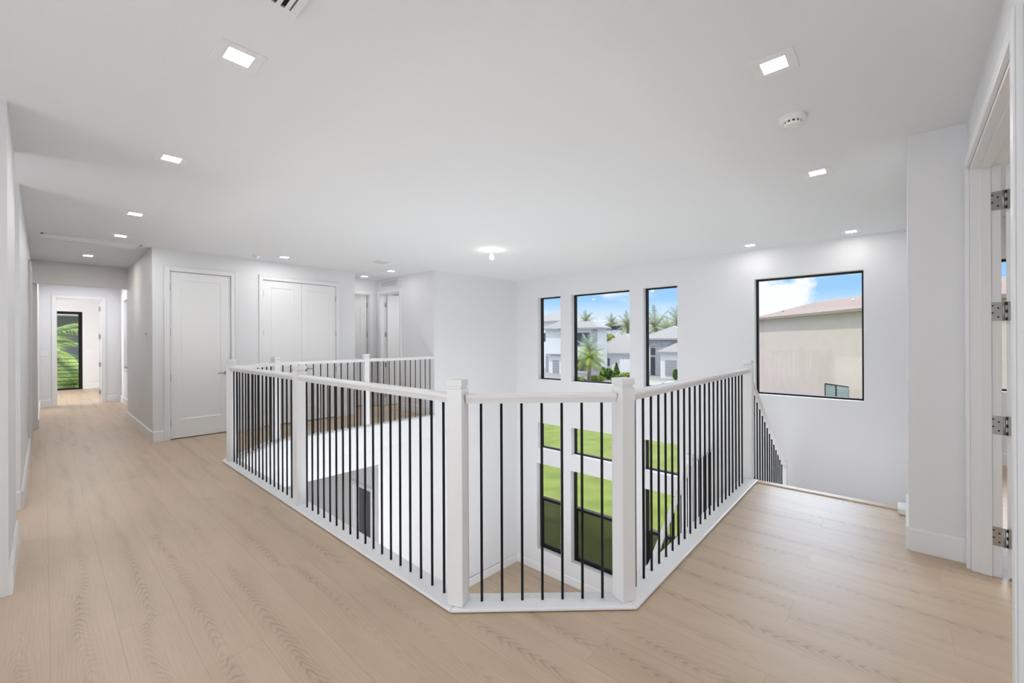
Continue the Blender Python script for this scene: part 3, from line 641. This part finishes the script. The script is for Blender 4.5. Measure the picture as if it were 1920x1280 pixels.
# ------------------------------------------------------------------ ceiling fixtures
def downlight(x, y, label, first=None, dim=False):
    if first is None:
        t_ = thing('ceiling_light', label, 'ceiling light', (x, y, H), 0, 'square recessed ceiling lights')
        m_ = MB(); a = .0925; b = .0515
        m_.box(-a, -b, -a, a, -.004, 0); m_.box(b, a, -a, a, -.004, 0); m_.box(-b, b, -a, -b, -.004, 0); m_.box(-b, b, b, a, -.004, 0)
        m_.build('frame', M['plate'], t_, bevel=.001)
        MB().box(-b, b, -b, b, -.003, -.001).build('diffuser', M['led'], t_)
    else:
        t_ = dup(first); t_['label'] = label; t_.location = (x, y, H)
    return t_
DL = [(.626, 2.305, 'square ceiling light nearest the camera on the left, beside the cut-off vent'), (2.42, .425, 'square ceiling light nearest the camera on the right, above the smoke detector'),
      (.636, 3.945, 'square ceiling light second along the hallway line'), (.65, 5.92, 'square ceiling light third along the hallway line'),
      (.655, 7.26, 'square ceiling light just before the ceiling hatch'), (4.21, .44, 'square ceiling light above the right railing, past the smoke detector'),
      (2.575, 7.2, 'square ceiling light above the gap between the doors'), (4.47, 7.14, 'square ceiling light at the mouth of the recess'),
      (4.456, 8.12, 'square ceiling light at the back of the recess'), (6.78, 1.50, 'far right square ceiling light, left of the large window'), (6.80, .37, 'far right square ceiling light, above the large window')]
d0 = None
for x, y, lb in DL:
    o = downlight(x, y, lb, d0); d0 = d0 or o
o = downlight(.464, 9.26, 'warm dim ceiling light deep in the hallway, beyond the hatch', d0)
for ch in o.children:
    if ch.name.startswith('diffuser'): ch.data = ch.data.copy(); ch.data.materials[0] = M['led_dim']
M['led_low'] = emis('led_diffuser_low', (1, .97, .94), 60)
for o in SC.objects:
    if o.name.startswith('ceiling_light') and o.get('label', '').startswith(('far right', 'square ceiling light at the')):
        for ch in o.children:
            if ch.name.startswith('diffuser'): ch.data = ch.data.copy(); ch.data.materials[0] = M['led_low']

t = thing('pendant_bulb', 'bare round lit bulb hanging just below the ceiling over the void', 'light bulb', (4.46, 4.41, H))
MB().lathe((0, 0, 0), [(.05, -.012), (.055, -.004), (.055, 0)]).build('canopy', M['plate'], t)
MB().lathe((0, 0, 0), [(.012, -.075), (.018, -.07), (.018, -.012)], 16).build('socket', M['plate'], t)
pr = [(.004 if i == 0 or i == 10 else .036 * math.sin(math.pi * i / 10), -.112 - .036 * math.cos(math.pi * i / 10)) for i in range(11)]
MB().lathe((0, 0, 0), pr, 20).build('bulb', M['bulb'], t, smooth=True)

def vent(name, label, x, y, sx, sy, nsl, along='x', z=H, rot=None):
    t_ = thing(name, label, 'air vent', (x, y, z)); fl = .03
    m_ = MB(); m_.box(-sx, sx, -sy, -sy + fl, -.01, 0); m_.box(-sx, sx, sy - fl, sy, -.01, 0); m_.box(-sx, -sx + fl, -sy + fl, sy - fl, -.01, 0); m_.box(sx - fl, sx, -sy + fl, sy - fl, -.01, 0)
    m_.build('frame', M['plate'], t_, bevel=.002)
    MB().box(-sx + fl, sx - fl, -sy + fl, sy - fl, -.001, 0.0).build('backing', M['dark'], t_)
    for i in range(nsl):
        u_ = (i + .5) / nsl * 2 - 1
        m_ = MB()
        if along == 'y': cx_ = u_ * (sx - fl); m_.prism([(cx_ - .008, -sy + fl), (cx_ + .008, -sy + fl), (cx_ + .008, sy - fl), (cx_ - .008, sy - fl)], -.014, -.011)
        else: cy_ = u_ * (sy - fl); m_.box(-sx + fl, sx - fl, cy_ - .007, cy_ + .007, -.012, -.009)
        m_.build('slat', M['plate'], t_)
    return t_
vent('ceiling_vent', 'large white air register cut off by the top edge of the photo', .53, 1.67, .178, .178, 9, 'y')
vent('ceiling_vent', 'small grey ceiling air vent before the recess', 3.87, 6.48, .125, .15, 9, 'x')
# attic hatch
t = thing('ceiling_hatch', 'long white ceiling access hatch across the hallway', 'hatch', (.45, 7.93, H))
m = MB(); a, b = .47, .185
m.box(-a, a, -b, -b + .02, -.012, 0); m.box(-a, a, b - .02, b, -.012, 0); m.box(-a, -a + .02, -b, b, -.012, 0); m.box(a - .02, a, -b, b, -.012, 0); m.build('frame', M['trim'], t)
MB().box(-a + .022, a - .022, -b + .022, b - .022, -.006, 0).build('panel', M['door'], t)
t = thing('ceiling_cover', 'round flush white ceiling cover inside the recess', 'ceiling cover', (4.53, 7.66, H)); MB().lathe((0, 0, 0), [(.20, -.006), (.215, -.002), (.215, 0)], 40).build('plate', M['trim'], t)
def smoke(name, label, x, y, r):
    t_ = thing(name, label, 'smoke detector', (x, y, H))
    MB().lathe((0, 0, 0), [(r * .80, -.030), (r * .97, -.022), (r, -.008), (r, 0)], 40).build('base', M['plate'], t_, smooth=False)
    MB().lathe((0, 0, 0), [(r * .62, -.040), (r * .62, -.030)], 32).build('sensor_slots', M['dark'], t_)
    m_ = MB()
    for i in range(12):
        an = i * math.pi / 6; m_.box(r * .58, r * .66, -.006, .006, -.041, -.030, Matrix.Rotation(an, 4, 'Z'))
    m_.build('rib', M['plate'], t_)
    MB().lathe((0, 0, 0), [(r * .15, -.052), (r * .5, -.05), (r * .62, -.043), (r * .62, -.040)], 32).build('cap', M['plate'], t_)
smoke('smoke_detector', 'round white smoke detector on the ceiling at upper right', 3.065, .443, .072)
smoke('smoke_detector', 'small ceiling detector above the single door', 2.22, 7.34, .055)
# louvred grille above door 4
t = thing('wall_grille', 'white louvred return grille on the wall above the open recess door', 'grille', (4.97, 8.02, 2.58))
m = MB(); m.box(-.012, 0, -.32, .32, 0, .015); m.box(-.012, 0, -.32, .32, .135, .15); m.box(-.012, 0, -.32, -.30, 0, .15); m.box(-.012, 0, .30, .32, 0, .15); m.build('frame', M['plate'], t)
MB().box(-.003, -.001, -.30, .30, .015, .135).build('backing', M['gap'], t)
for i in range(6): MB().box(-.012, -.004, -.30, .30, .019 + .0205 * i, .030 + .0205 * i).build('slat', M['plate'], t)

# ------------------------------------------------------------------ plates and small fittings
def plate(name, label, cat, loc, rz, w=.07, h=.115, n=1, sock=False):
    t_ = thing(name, label, cat, loc, rz)      # plate faces local -y
    MB().box(-w / 2, w / 2, -.006, 0, -h / 2, h / 2).build('cover_plate', M['plate'], t_, bevel=.0015)
    m_ = MB()
    if sock:
        for z in (-.022, .022): m_.box(-.016, .016, -.0085, -.006, z - .014, z + .014)
        m_.build('socket', M['trim'], t_)
    else:
        for i in range(n): x = (i - (n - 1) / 2) * .046; m_.box(x - .016, x + .016, -.0095, -.006, -.032, .032)
        m_.build('rocker', M['trim'], t_, bevel=.001)
    return t_
th = plate('thermostat', 'white thermostat on the hallway right wall near the corner', 'thermostat', (1.03, 8.27, 1.51), R(-90), .10, .13)
MB().box(-.03, .03, -.011, -.0096, .012, .05).build('display', M['gap'], th)
plate('power_outlet', 'white outlet low on the hallway right wall', 'outlet', (1.03, 9.22, .41), R(-90), sock=True)
plate('light_switch', 'white switch left of the bedroom doorway', 'light switch', (.005, 13.95, 1.18), 0, .12, .12, 2)
plate('light_switch', 'white double switch on the bedroom wall beside the balcony door', 'light switch', (.955, 18.55, 1.14), 0, .16, .12, 2)
plate('power_outlet', 'white outlet low on the bedroom wall', 'outlet', (1.09, 18.55, .41), 0, sock=True)
plate('light_switch', 'white switch on the stair side of the right pier', 'light switch', (4.15, -.0904, 1.17), R(180 - 1.1))
plate('power_outlet', 'white outlet on the stair side of the right pier', 'outlet', (4.15, -.0904, .47), R(180 - 1.1), sock=True)

# ------------------------------------------------------------------ exterior
def patterned(name, c1, c2, scale, kind='noise', rough=.8, detail=4, stretch=(1, 1, 1)):
    m_ = bpy.data.materials.new(name); m_.use_nodes = True; t_ = m_.node_tree; b = t_.nodes['Principled BSDF']; b.inputs['Roughness'].default_value = rough; b.inputs['Specular IOR Level'].default_value = .15
    tcn = t_.nodes.new('ShaderNodeTexCoord'); mp_ = t_.nodes.new('ShaderNodeMapping'); mp_.inputs['Scale'].default_value = stretch; t_.links.new(tcn.outputs['Object'], mp_.inputs[0])
    if kind == 'noise':
        n_ = t_.nodes.new('ShaderNodeTexNoise'); n_.inputs['Scale'].default_value = scale; n_.inputs['Detail'].default_value = detail; src = n_.outputs['Fac']
    else:
        n_ = t_.nodes.new('ShaderNodeTexWave'); n_.bands_direction = kind; n_.inputs['Scale'].default_value = scale; n_.wave_profile = 'SAW'; src = n_.outputs['Fac']
    t_.links.new(mp_.outputs[0], n_.inputs[0])
    r_ = t_.nodes.new('ShaderNodeValToRGB'); r_.color_ramp.elements[0].position = .3; r_.color_ramp.elements[1].position = .7
    r_.color_ramp.elements[0].color = (*c1, 1); r_.color_ramp.elements[1].color = (*c2, 1); t_.links.new(src, r_.inputs[0]); t_.links.new(r_.outputs[0], b.inputs['Base Color']); return m_
GZ = -3.8
M['grass'] = patterned('lawn', (.115, .155, .028), (.19, .235, .05), 1.4, detail=9)
M['road'] = patterned('asphalt', (.16, .16, .165), (.20, .20, .205), 6)
M['pave'] = patterned('concrete_paving', (.30, .30, .295), (.37, .365, .36), 3)
M['stucco'] = patterned('white_stucco', (.76, .76, .79), (.82, .82, .85), 2)
M['beige'] = patterned('beige_stucco', (.64, .535, .495), (.68, .57, .53), 1.5)
M['groof'] = patterned('grey_roof_tile', (.27, .26, .27), (.37, .36, .37), 2.0, 'Z', stretch=(1, 1, 1))
M['broof'] = patterned('brown_roof_tile', (.15, .105, .09), (.36, .28, .25), 3.4, 'Z')
M['stone'] = patterned('grey_ledgestone', (.26, .26, .28), (.52, .52, .55), 1.6, stretch=(1, 1, 4))
M['win'] = mat('exterior_window_glass', (.05, .06, .08), .15)
M['garage'] = patterned('grey_garage_door', (.34, .34, .35), (.40, .40, .41), .8, 'Z')
M['fascia'] = mat('grey_fascia', (.36, .36, .38), .6)
m = MB(); m.box(7.35, 34, -25, 60, GZ - .3, GZ); tag(struct(m.build('lawn', M['grass']), 'bright green lawn outside the windows', 'lawn'))
m = MB(); m.box(34, 46, -40, 80, GZ - .3, GZ - .02); struct(m.build('street', M['road']), 'asphalt street beyond the lawn', 'street')
m = MB(); m.box(46, 130, -60, 140, GZ - .3, GZ - .01); struct(m.build('ground', M['pave']), 'pale paved ground and driveways across the street', 'ground')
m = MB(); m.box(-30, 7.3, 19.5, 60, GZ - .3, GZ); m.box(-30, 7.35, -30, -3.4, GZ - .3, GZ); m.box(7.35, 34, -60, -25, GZ - .3, GZ); struct(m.build('ground_side', M['grass']), 'grass beside the house', 'ground')

def hip(m_, x0, x1, y0, y1, z, rise_, ov=.5):
    x0 -= ov; x1 += ov; y0 -= ov; y1 += ov
    w = min(x1 - x0, y1 - y0) / 2
    if (y1 - y0) >= (x1 - x0): r0, r1 = ((x0 + x1) / 2, y0 + w), ((x0 + x1) / 2, y1 - w)
    else: r0, r1 = (x0 + w, (y0 + y1) / 2), (x1 - w, (y0 + y1) / 2)
    A, B, C_, D_ = (x0, y0, z), (x1, y0, z), (x1, y1, z), (x0, y1, z); E_, F_ = (*r0, z + rise_), (*r1, z + rise_)
    if (y1 - y0) >= (x1 - x0):
        m_.poly([A, B, E_]); m_.poly([C_, D_, F_]); m_.poly([B, C_, F_, E_]); m_.poly([D_, A, E_, F_])
    else:
        m_.poly([A, B, F_, E_]); m_.poly([C_, D_, E_, F_]); m_.poly([D_, A, E_]); m_.poly([B, C_, F_])
    m_.poly([A, B, C_, D_])
    return (x0, x1, y0, y1)
def volume(t_, x0, ua, ub, v_eave, depth, rise_, vref, wallm='stucco', roofm='groof', ov=.5, zbot=None):
    """a wing whose front stands in the plane X = x0 between two sight lines, eave at height of v_eave"""
    ya = atX(ua, 640, x0).y; yb = atX(ub, 640, x0).y; y0, y1 = min(ya, yb), max(ya, yb); z = atX(vref, v_eave, x0).z
    MB().box(x0, x0 + depth, y0, y1, GZ if zbot is None else zbot, z).build('wall', M[wallm], t_)
    m_ = MB(); b = hip(m_, x0, x0 + depth, y0, y1, z + .22, rise_, ov); m_.build('roof', M[roofm], t_)
    m_ = MB(); m_.box(b[0], b[1], b[2], b[3], z, z + .22); m_.build('fascia', M['fascia'], t_)
def rect(t_, name, x, u0, v0, u1, v1, mt, th=.08, out=0):
    p0 = atX(u0, v0, x - out); p1 = atX(u1, v1, x - out)
    return MB().box(x - out, x - out + th, min(p0.y, p1.y), max(p0.y, p1.y), min(p0.z, p1.z), max(p0.z, p1.z)).build(name, M[mt], t_)
# white two-storey house, left
t = thing('house', 'white two-storey house with stone columns and grey roof, behind the palm', 'house')
volume(t, 52, 1119, 1060, 617, 2.8, 1.0, 1100)
MB().box(54.8, 59.3, 35.9, 38.3, GZ, 3.1).build('wall', M['stucco'], t)
m = MB(); hip(m, 54, 59.3, 34.9, 39.5, 3.33, 1.5, .3); m.build('roof', M['groof'], t)
rect(t, 'window', 52, 1079, 624, 1106, 650, 'win', out=.05); rect(t, 'window', 52, 1079, 668, 1104, 696, 'win', out=.05)
rect(t, 'stone_cladding', 52, 1109, 618, 1118, 712, 'stone', out=.3, th=.3); rect(t, 'stone_cladding', 52, 1106, 672, 1123, 712, 'stone', out=.5, th=.5); rect(t, 'stone_cladding', 52, 1077, 697, 1106, 712, 'stone', out=.25, th=.25)
rect(t, 'wall_band', 52, 1077, 650, 1108, 667, 'stucco', out=.2, th=.2)
t = thing('house', 'white house with grey garage door seen in the left narrow window', 'house')
volume(t, 56, 1058, 1023, 618, 7, 1.4, 1040); volume(t, 64, 1060, 985, 604, 10, 2.2, 1030)
rect(t, 'garage_roof', 56, 1023, 663, 1058, 666, 'fascia', out=1.2, th=1.2); rect(t, 'garage_front', 56, 1029, 666, 1058, 712, 'stucco', out=.8, th=.8)
rect(t, 'garage_door', 56, 1036, 675, 1048, 708, 'garage', out=.85); rect(t, 'window', 64, 1019, 624, 1024, 640, 'win', out=.06); rect(t, 'window', 56, 1023, 666, 1028, 705, 'fascia', out=.06)
# single-storey house in the middle
t = thing('house', 'low white house with broad grey tiled roof in the middle window', 'house')
volume(t, 60.4, 1200, 1096, 664, 14, 3.1, 1160, ov=.6)
rect(t, 'window', 60, 1139, 671, 1143, 686, 'win', out=.6); rect(t, 'garage_door', 60, 1162, 673, 1182, 698, 'stucco', out=.15)
t = thing('house', 'pale distant house with a dark window band on its top floor', 'house')
volume(t, 90, 1172, 1133, 611, 10, 1.1, 1150); rect(t, 'window', 90, 1136, 611.5, 1166, 618, 'win', out=.1)
# house with entry in the right narrow window
t = thing('house', 'white house with tall dark entry and grey garage in the right narrow window', 'house')
volume(t, 61, 1290, 1205, 637, 10, 1.9, 1240)
rect(t, 'stone_cladding', 61, 1205, 638, 1290, 650, 'stone', out=.12, th=.12); rect(t, 'entry_recess', 61, 1219, 650, 1242, 704, 'fascia', out=.14)
rect(t, 'window', 61, 1220, 652, 1228, 665, 'win', out=.2); rect(t, 'front_door', 61, 1220, 669, 1228, 703, 'win', out=.2)
volume(t, 57, 1285, 1238, 662, 4, 1.2, 1255, ov=.4); rect(t, 'garage_door', 57, 1247, 675, 1268, 704, 'garage', out=.1)
t = thing('house', 'small far house with pyramid roof at the right edge of the narrow window', 'house')
volume(t, 100, 1285, 1256, 615, 7, 1.5, 1265); rect(t, 'window', 100, 1264, 619, 1267, 626, 'win', out=.1)

# neighbour seen in the large window
A = at(1415, 602.2, 38.3); B = at(1640, 583.3, 25.2); zt_ = 3.15
dxy = Vector((B.x - A.x, B.y - A.y, 0)); Ln = dxy.length; tdir = dxy / Ln; nrm = Vector((-tdir.y, tdir.x, 0))
if nrm.dot(Vector((A.x, A.y, 0))) < 0: nrm = -nrm
MN = Matrix(((tdir.x, nrm.x, 0, A.x), (tdir.y, nrm.y, 0, A.y), (0, 0, 1, 0), (0, 0, 0, 1)))
t = thing('house', 'beige neighbouring house with brown tiled roof filling the large window', 'house')
t.matrix_basis = MN
MB().box(.3, 42, 0, 6.3, GZ, zt_).build('wall', M['beige'], t)
m = MB(); hip(m, .3, 42, 0, 6.3, zt_ + .18, 1.2, .45); m.build('roof', M['broof'], t)
m = MB(); m.box(-.15, 42.45, -.45, 6.75, zt_, zt_ + .18); m.build('fascia', mat('brown_fascia', (.30, .24, .21), .6), t)
def roofpt(u_, v_):     # where a sight line meets the front slope of the roof
    a = MN.inverted() @ Vector((0, 0, CAM_Z)); b = MN.inverted() @ at(u_, v_, 1); d_ = b - a; sl_ = 1.2 / 3.6
    k = ((zt_ + .18) + sl_ * (a.y + .45) - a.z) / (d_.z - sl_ * d_.y); return a + d_ * k
for uu, vv, mt_, r_ in ((1468, 584, 'fascia', .11), (1599, 563, 'plate', .09)):
    q_ = roofpt(uu, vv); MB().lathe((q_.x, q_.y, q_.z - .1), [(r_ * .8, 0), (r_ * .8, .14), (r_, .15), (r_ * .6, .22)], 14).build('roof_vent', M[mt_], t)
MI = MN.inverted()
def onwall(u_, v_):
    p = Vector((0, 0, CAM_Z)); q_ = at(u_, v_, 1); a = MI @ p; b = MI @ q_; k = -a.y / (b.y - a.y); return a + (b - a) * k
w0 = onwall(1548, 718); w1 = onwall(1592, 724)
m = MB(); m.box(w0.x, w1.x, -.05, .05, w0.z - 1.9, w0.z); m.build('window', mat('pale_window_glass', (.30, .36, .36), .1), t)
m = MB(); xm = (w0.x + w1.x) / 2
m.box(xm - .05, xm + .05, -.07, -.04, w0.z - 1.9, w0.z); m.box(w0.x, w0.x + .06, -.07, -.04, w0.z - 1.9, w0.z); m.box(w0.x, w1.x, -.07, -.04, w0.z - .06, w0.z); m.build('window_frame', M['frame'], t)
# grey house outside the bedroom
t = thing('house', 'grey house with horizontal eaves beyond the balcony', 'house')
MB().box(-9, 9, 27.0, 33, GZ, 2.75).build('wall', mat('grey_siding', (.25, .24, .265), .8), t)
MB().box(-9, 9, 26.2, 27, 2.6, 2.8).box(-9, 9, 26.1, 27, 2.95, 3.05).build('eave', M['stucco'], t)
m = MB(); m.box(-9.5, 9.5, 26.0, 33, 3.1, 3.3); hip(m, -9, 9, 26.5, 33, 3.3, 1.8, .5); m.build('roof', M['groof'], t)
MB().box(-9, 9, 24.9, 25.1, GZ, -.9).build('garden_wall', M['stucco'], t)

# ------------------------------------------------------------------ palms and plants
DENS = [4]
def frond(m_, base, yaw, pitch, ln, droop, lw, nseg=9, rnd=random):
    p = Vector(base); d = Vector((math.cos(yaw) * math.cos(pitch), math.sin(yaw) * math.cos(pitch), math.sin(pitch)))
    side = Vector((-math.sin(yaw), math.cos(yaw), 0)); step = ln / nseg; pts = [p.copy()]
    for i in range(nseg):
        d = (d + Vector((0, 0, -droop / nseg))).normalized(); p = p + d * step; pts.append(p.copy())
    for i in range(nseg):   # rachis
        a, b = pts[i], pts[i + 1]; w = .02 * ln * .35 * (1 - i / nseg) + .006
        m_.poly([a - side * w, a + side * w, b + side * w * .8, b - side * w * .8])
    nl = nseg * DENS[0]
    for j in range(2, nl):
        f = j / nl; i = min(nseg - 1, int(f * nseg)); a = pts[i].lerp(pts[i + 1], f * nseg - i); dd = (pts[i + 1] - pts[i]).normalized()
        L_ = lw * math.sin(math.pi * min(1, .12 + f * .86)) * rnd.uniform(.85, 1.1)
        for s_ in (-1, 1):
            tip = a + side * s_ * L_ * .8 + dd * L_ * .55 + Vector((0, 0, -L_ * rnd.uniform(.15, .5)))
            w = dd * (ln / nl * .34)
            m_.poly([a - w, a + w, tip])
def palm(name, label, loc, h, n, ln, lw, mt, trunk='bark', group=None, pitch=(-.3, 1.35), droop=1.5, tr=.16):
    t_ = thing(name, label, 'palm tree', loc, 0, group)
    MB().tube([(0, 0, 0), (.05, 0, h * .5), (0, 0, h)], [tr * 1.3, tr, tr * .85], 10).build('trunk', M[trunk], t_, smooth=True)
    m_ = MB()
    for i in range(n):
        f = (i + .5) / n; yaw = i * 2.39996 + random.uniform(-.15, .15)
        frond(m_, (0, 0, h), yaw, pitch[0] + (pitch[1] - pitch[0]) * f, ln * random.uniform(.85, 1.1), droop, lw)
    m_.build('fronds', M[mt], t_); return t_
M['bark'] = patterned('palm_bark', (.28, .24, .20), (.42, .37, .32), 3, 'Z')
M['leaf'] = patterned('palm_leaf_green', (.16, .25, .04), (.42, .46, .12), .9)
M['leaf5'] = patterned('sunlit_palm_leaf', (.22, .36, .08), (.50, .60, .22), 1.2)
M['leaf2'] = patterned('date_palm_leaf', (.13, .20, .10), (.38, .40, .20), .6)
M['leaf3'] = patterned('silver_palm_leaf', (.34, .42, .36), (.50, .57, .48), .8)
M['leaf4'] = patterned('deep_green_leaf', (.06, .14, .03), (.20, .34, .07), 1.5)
def ground_at(u_, v_, d): p = at(u_, v_, d); return (p.x, p.y, GZ), p.z
p, z = ground_at(1106, 676, 49); palm('palm_tree', 'yellow-green palm with a pale trunk in front of the white house', p, 3.1, 26, 2.45, .85, 'leaf', pitch=(-.25, 1.3), tr=.12)
p, z = ground_at(1104, 656, 53); palm('palm_tree', 'silvery fan palm behind the yellow-green palm', p, 4.0, 34, 2.3, 1.0, 'leaf3', tr=.2, pitch=(-.6, 1.4), droop=.8)
for (u_, v_, d, hh_, ln_, lab) in ((1099, 603, 78, 9.6, 2.6, 'date palm rising over the white house roof, left'), (1147, 606, 100, 9.6, 2.8, 'small distant date palm above the far house'),
                               (1177, 612, 84, 8.6, 3.5, 'tall date palm at the right side of the middle window'), (1229, 615, 80, 7.6, 4.6, 'large date palm above the house roof in the right narrow window'),
                               (1272, 608, 84, 8.4, 4.2, 'date palm at the right edge of the narrow window'), (1250, 621, 92, 7.3, 3.6, 'low date palm crown between two roofs')):
    p, z = ground_at(u_, v_, d); palm('palm_tree', lab, p, z - GZ, 26, ln_, ln_ * .27, 'leaf2', pitch=(-.35, 1.4), tr=.3, droop=1.1)
def shrub(name, label, loc, rx, ry, rz, n=260, mt='leaf4', cone=False, s=.16):
    t_ = thing(name, label, 'shrub', loc)
    m_ = MB()
    for i in range(n):
        th_ = random.uniform(0, 2 * math.pi); w = random.uniform(0, 1); 
        if cone: rr = (1 - w) * random.uniform(.7, 1); zz_ = w * rz * 2
        else: ph_ = math.acos(1 - 2 * w); rr = math.sin(ph_) * random.uniform(.8, 1); zz_ = rz + math.cos(ph_) * rz * random.uniform(.8, 1)
        c = Vector((math.cos(th_) * rx * rr, math.sin(th_) * ry * rr, max(.05, zz_)))
        a = Vector((random.uniform(-1, 1), random.uniform(-1, 1), random.uniform(-1, 1))).normalized() * s; b = a.cross(Vector((random.uniform(-1, 1), random.uniform(-1, 1), 1))).normalized() * s * .6
        m_.poly([c - a, c + b, c + a, c - b])
    m_.build('foliage', M[mt], t_)
    m_ = MB().lathe((0, 0, 0), [(rx * .3, 0.0), (rx * .6, rz * .25), (rx * (.36 if cone else .72), rz), (rx * (.14 if cone else .4), rz * 1.5), (.02, rz * 1.75)], 12)
    m_.build('branches', M[mt], t_); return t_
p, z = ground_at(1131, 705, 56); shrub('shrub', 'dark clipped egg-shaped shrub right of the stone column', p, .42, .42, .85, 500)
p, z = ground_at(1156, 700, 56); shrub('shrub', 'tall conical shrub in front of the low house', p, .72, .72, 1.12, 800, cone=True)
for (u_, d, w, hh_, mtn, lab) in ((1086, 52, .9, .35, 'leaf', 'low yellow-green plants below the lower window'), (1118, 54, 1.2, .38, 'leaf', 'low yellow-green plants below the stone column'),
                                (1141, 57, .65, .75, 'leaf4', 'dark green bush beside the conical shrub'), (1158, 52.5, .9, .45, 'leaf4', 'low green hedge left of the driveway'), (1172, 54, .9, .55, 'leaf', 'reddish green bush by the dark wall'), (1267, 56, .35, .7, 'leaf4', 'upright plant beside the garage')):
    p, z = ground_at(u_, 705, d); shrub('shrub', lab, p, w, w, hh_, 350, mtn)
p, z = ground_at(1139, 640, 72); shrub('tree', 'bright green garden tree between the two houses', (p[0], p[1], GZ + 3.7), 1.7, 1.7, 1.4, 600, 'leaf', s=.22)
# palms outside the bedroom
DENS[0] = 8
palm('palm_tree', 'green palm fronds filling the balcony door', (-.35, 23.2, GZ), 4.9, 30, 2.5, .75, 'leaf5', pitch=(-.5, 1.2), droop=1.6)
palm('palm_tree', 'lower palm behind the balcony bars', (.9, 22.6, GZ), 3.6, 28, 2.2, .65, 'leaf5', pitch=(-.3, 1.2), droop=1.5)
palm('palm_tree', 'second low palm behind the balcony bars, left', (-.8, 22.2, GZ), 3.2, 26, 2.2, .65, 'leaf', pitch=(-.3, 1.2), droop=1.5)

# ------------------------------------------------------------------ parked car
pc = at(1262, 730, 38)
t = thing('car', 'white car parked in the street, only its roof showing above the railing', 'car', (pc.x, pc.y, GZ - .02), R(90))
prof = [(-2.3, .35), (-2.3, .85), (-1.55, .98), (-.75, 1.48), (.55, 1.52), (1.45, 1.05), (2.25, .9), (2.35, .35)]
MB().sweep([(x_, z_) for x_, z_ in [(-2.3, .3), (2.35, .3), (2.3, .85), (1.45, 1.0), (-1.6, 1.0), (-2.3, .9)]], (0, -.9, 0), (0, .9, 0), side=Vector((1, 0, 0))).build('body', mat('white_car_paint', (.75, .76, .8), .2), t, bevel=.06)
MB().sweep([(-1.6, .98), (1.45, .98), (.6, 1.43), (-.8, 1.43)], (0, -.78, 0), (0, .78, 0), side=Vector((1, 0, 0))).build('windows', M['win'], t, bevel=.03)
MB().sweep([(-.85, 1.42), (.65, 1.42), (.5, 1.5), (-.7, 1.5)], (0, -.74, 0), (0, .74, 0), side=Vector((1, 0, 0))).build('roof', mat('white_car_roof', (.75, .76, .8), .2), t, bevel=.03)
for sx in (-1.4, 1.45):
    for sy in (-.85, .85):
        w_ = MB().cyl((0, 0, -.11), .33, .22, 20).build('wheel', M['black'], t); w_.location = (sx, sy, .34); w_.rotation_euler = (R(90), 0, 0)
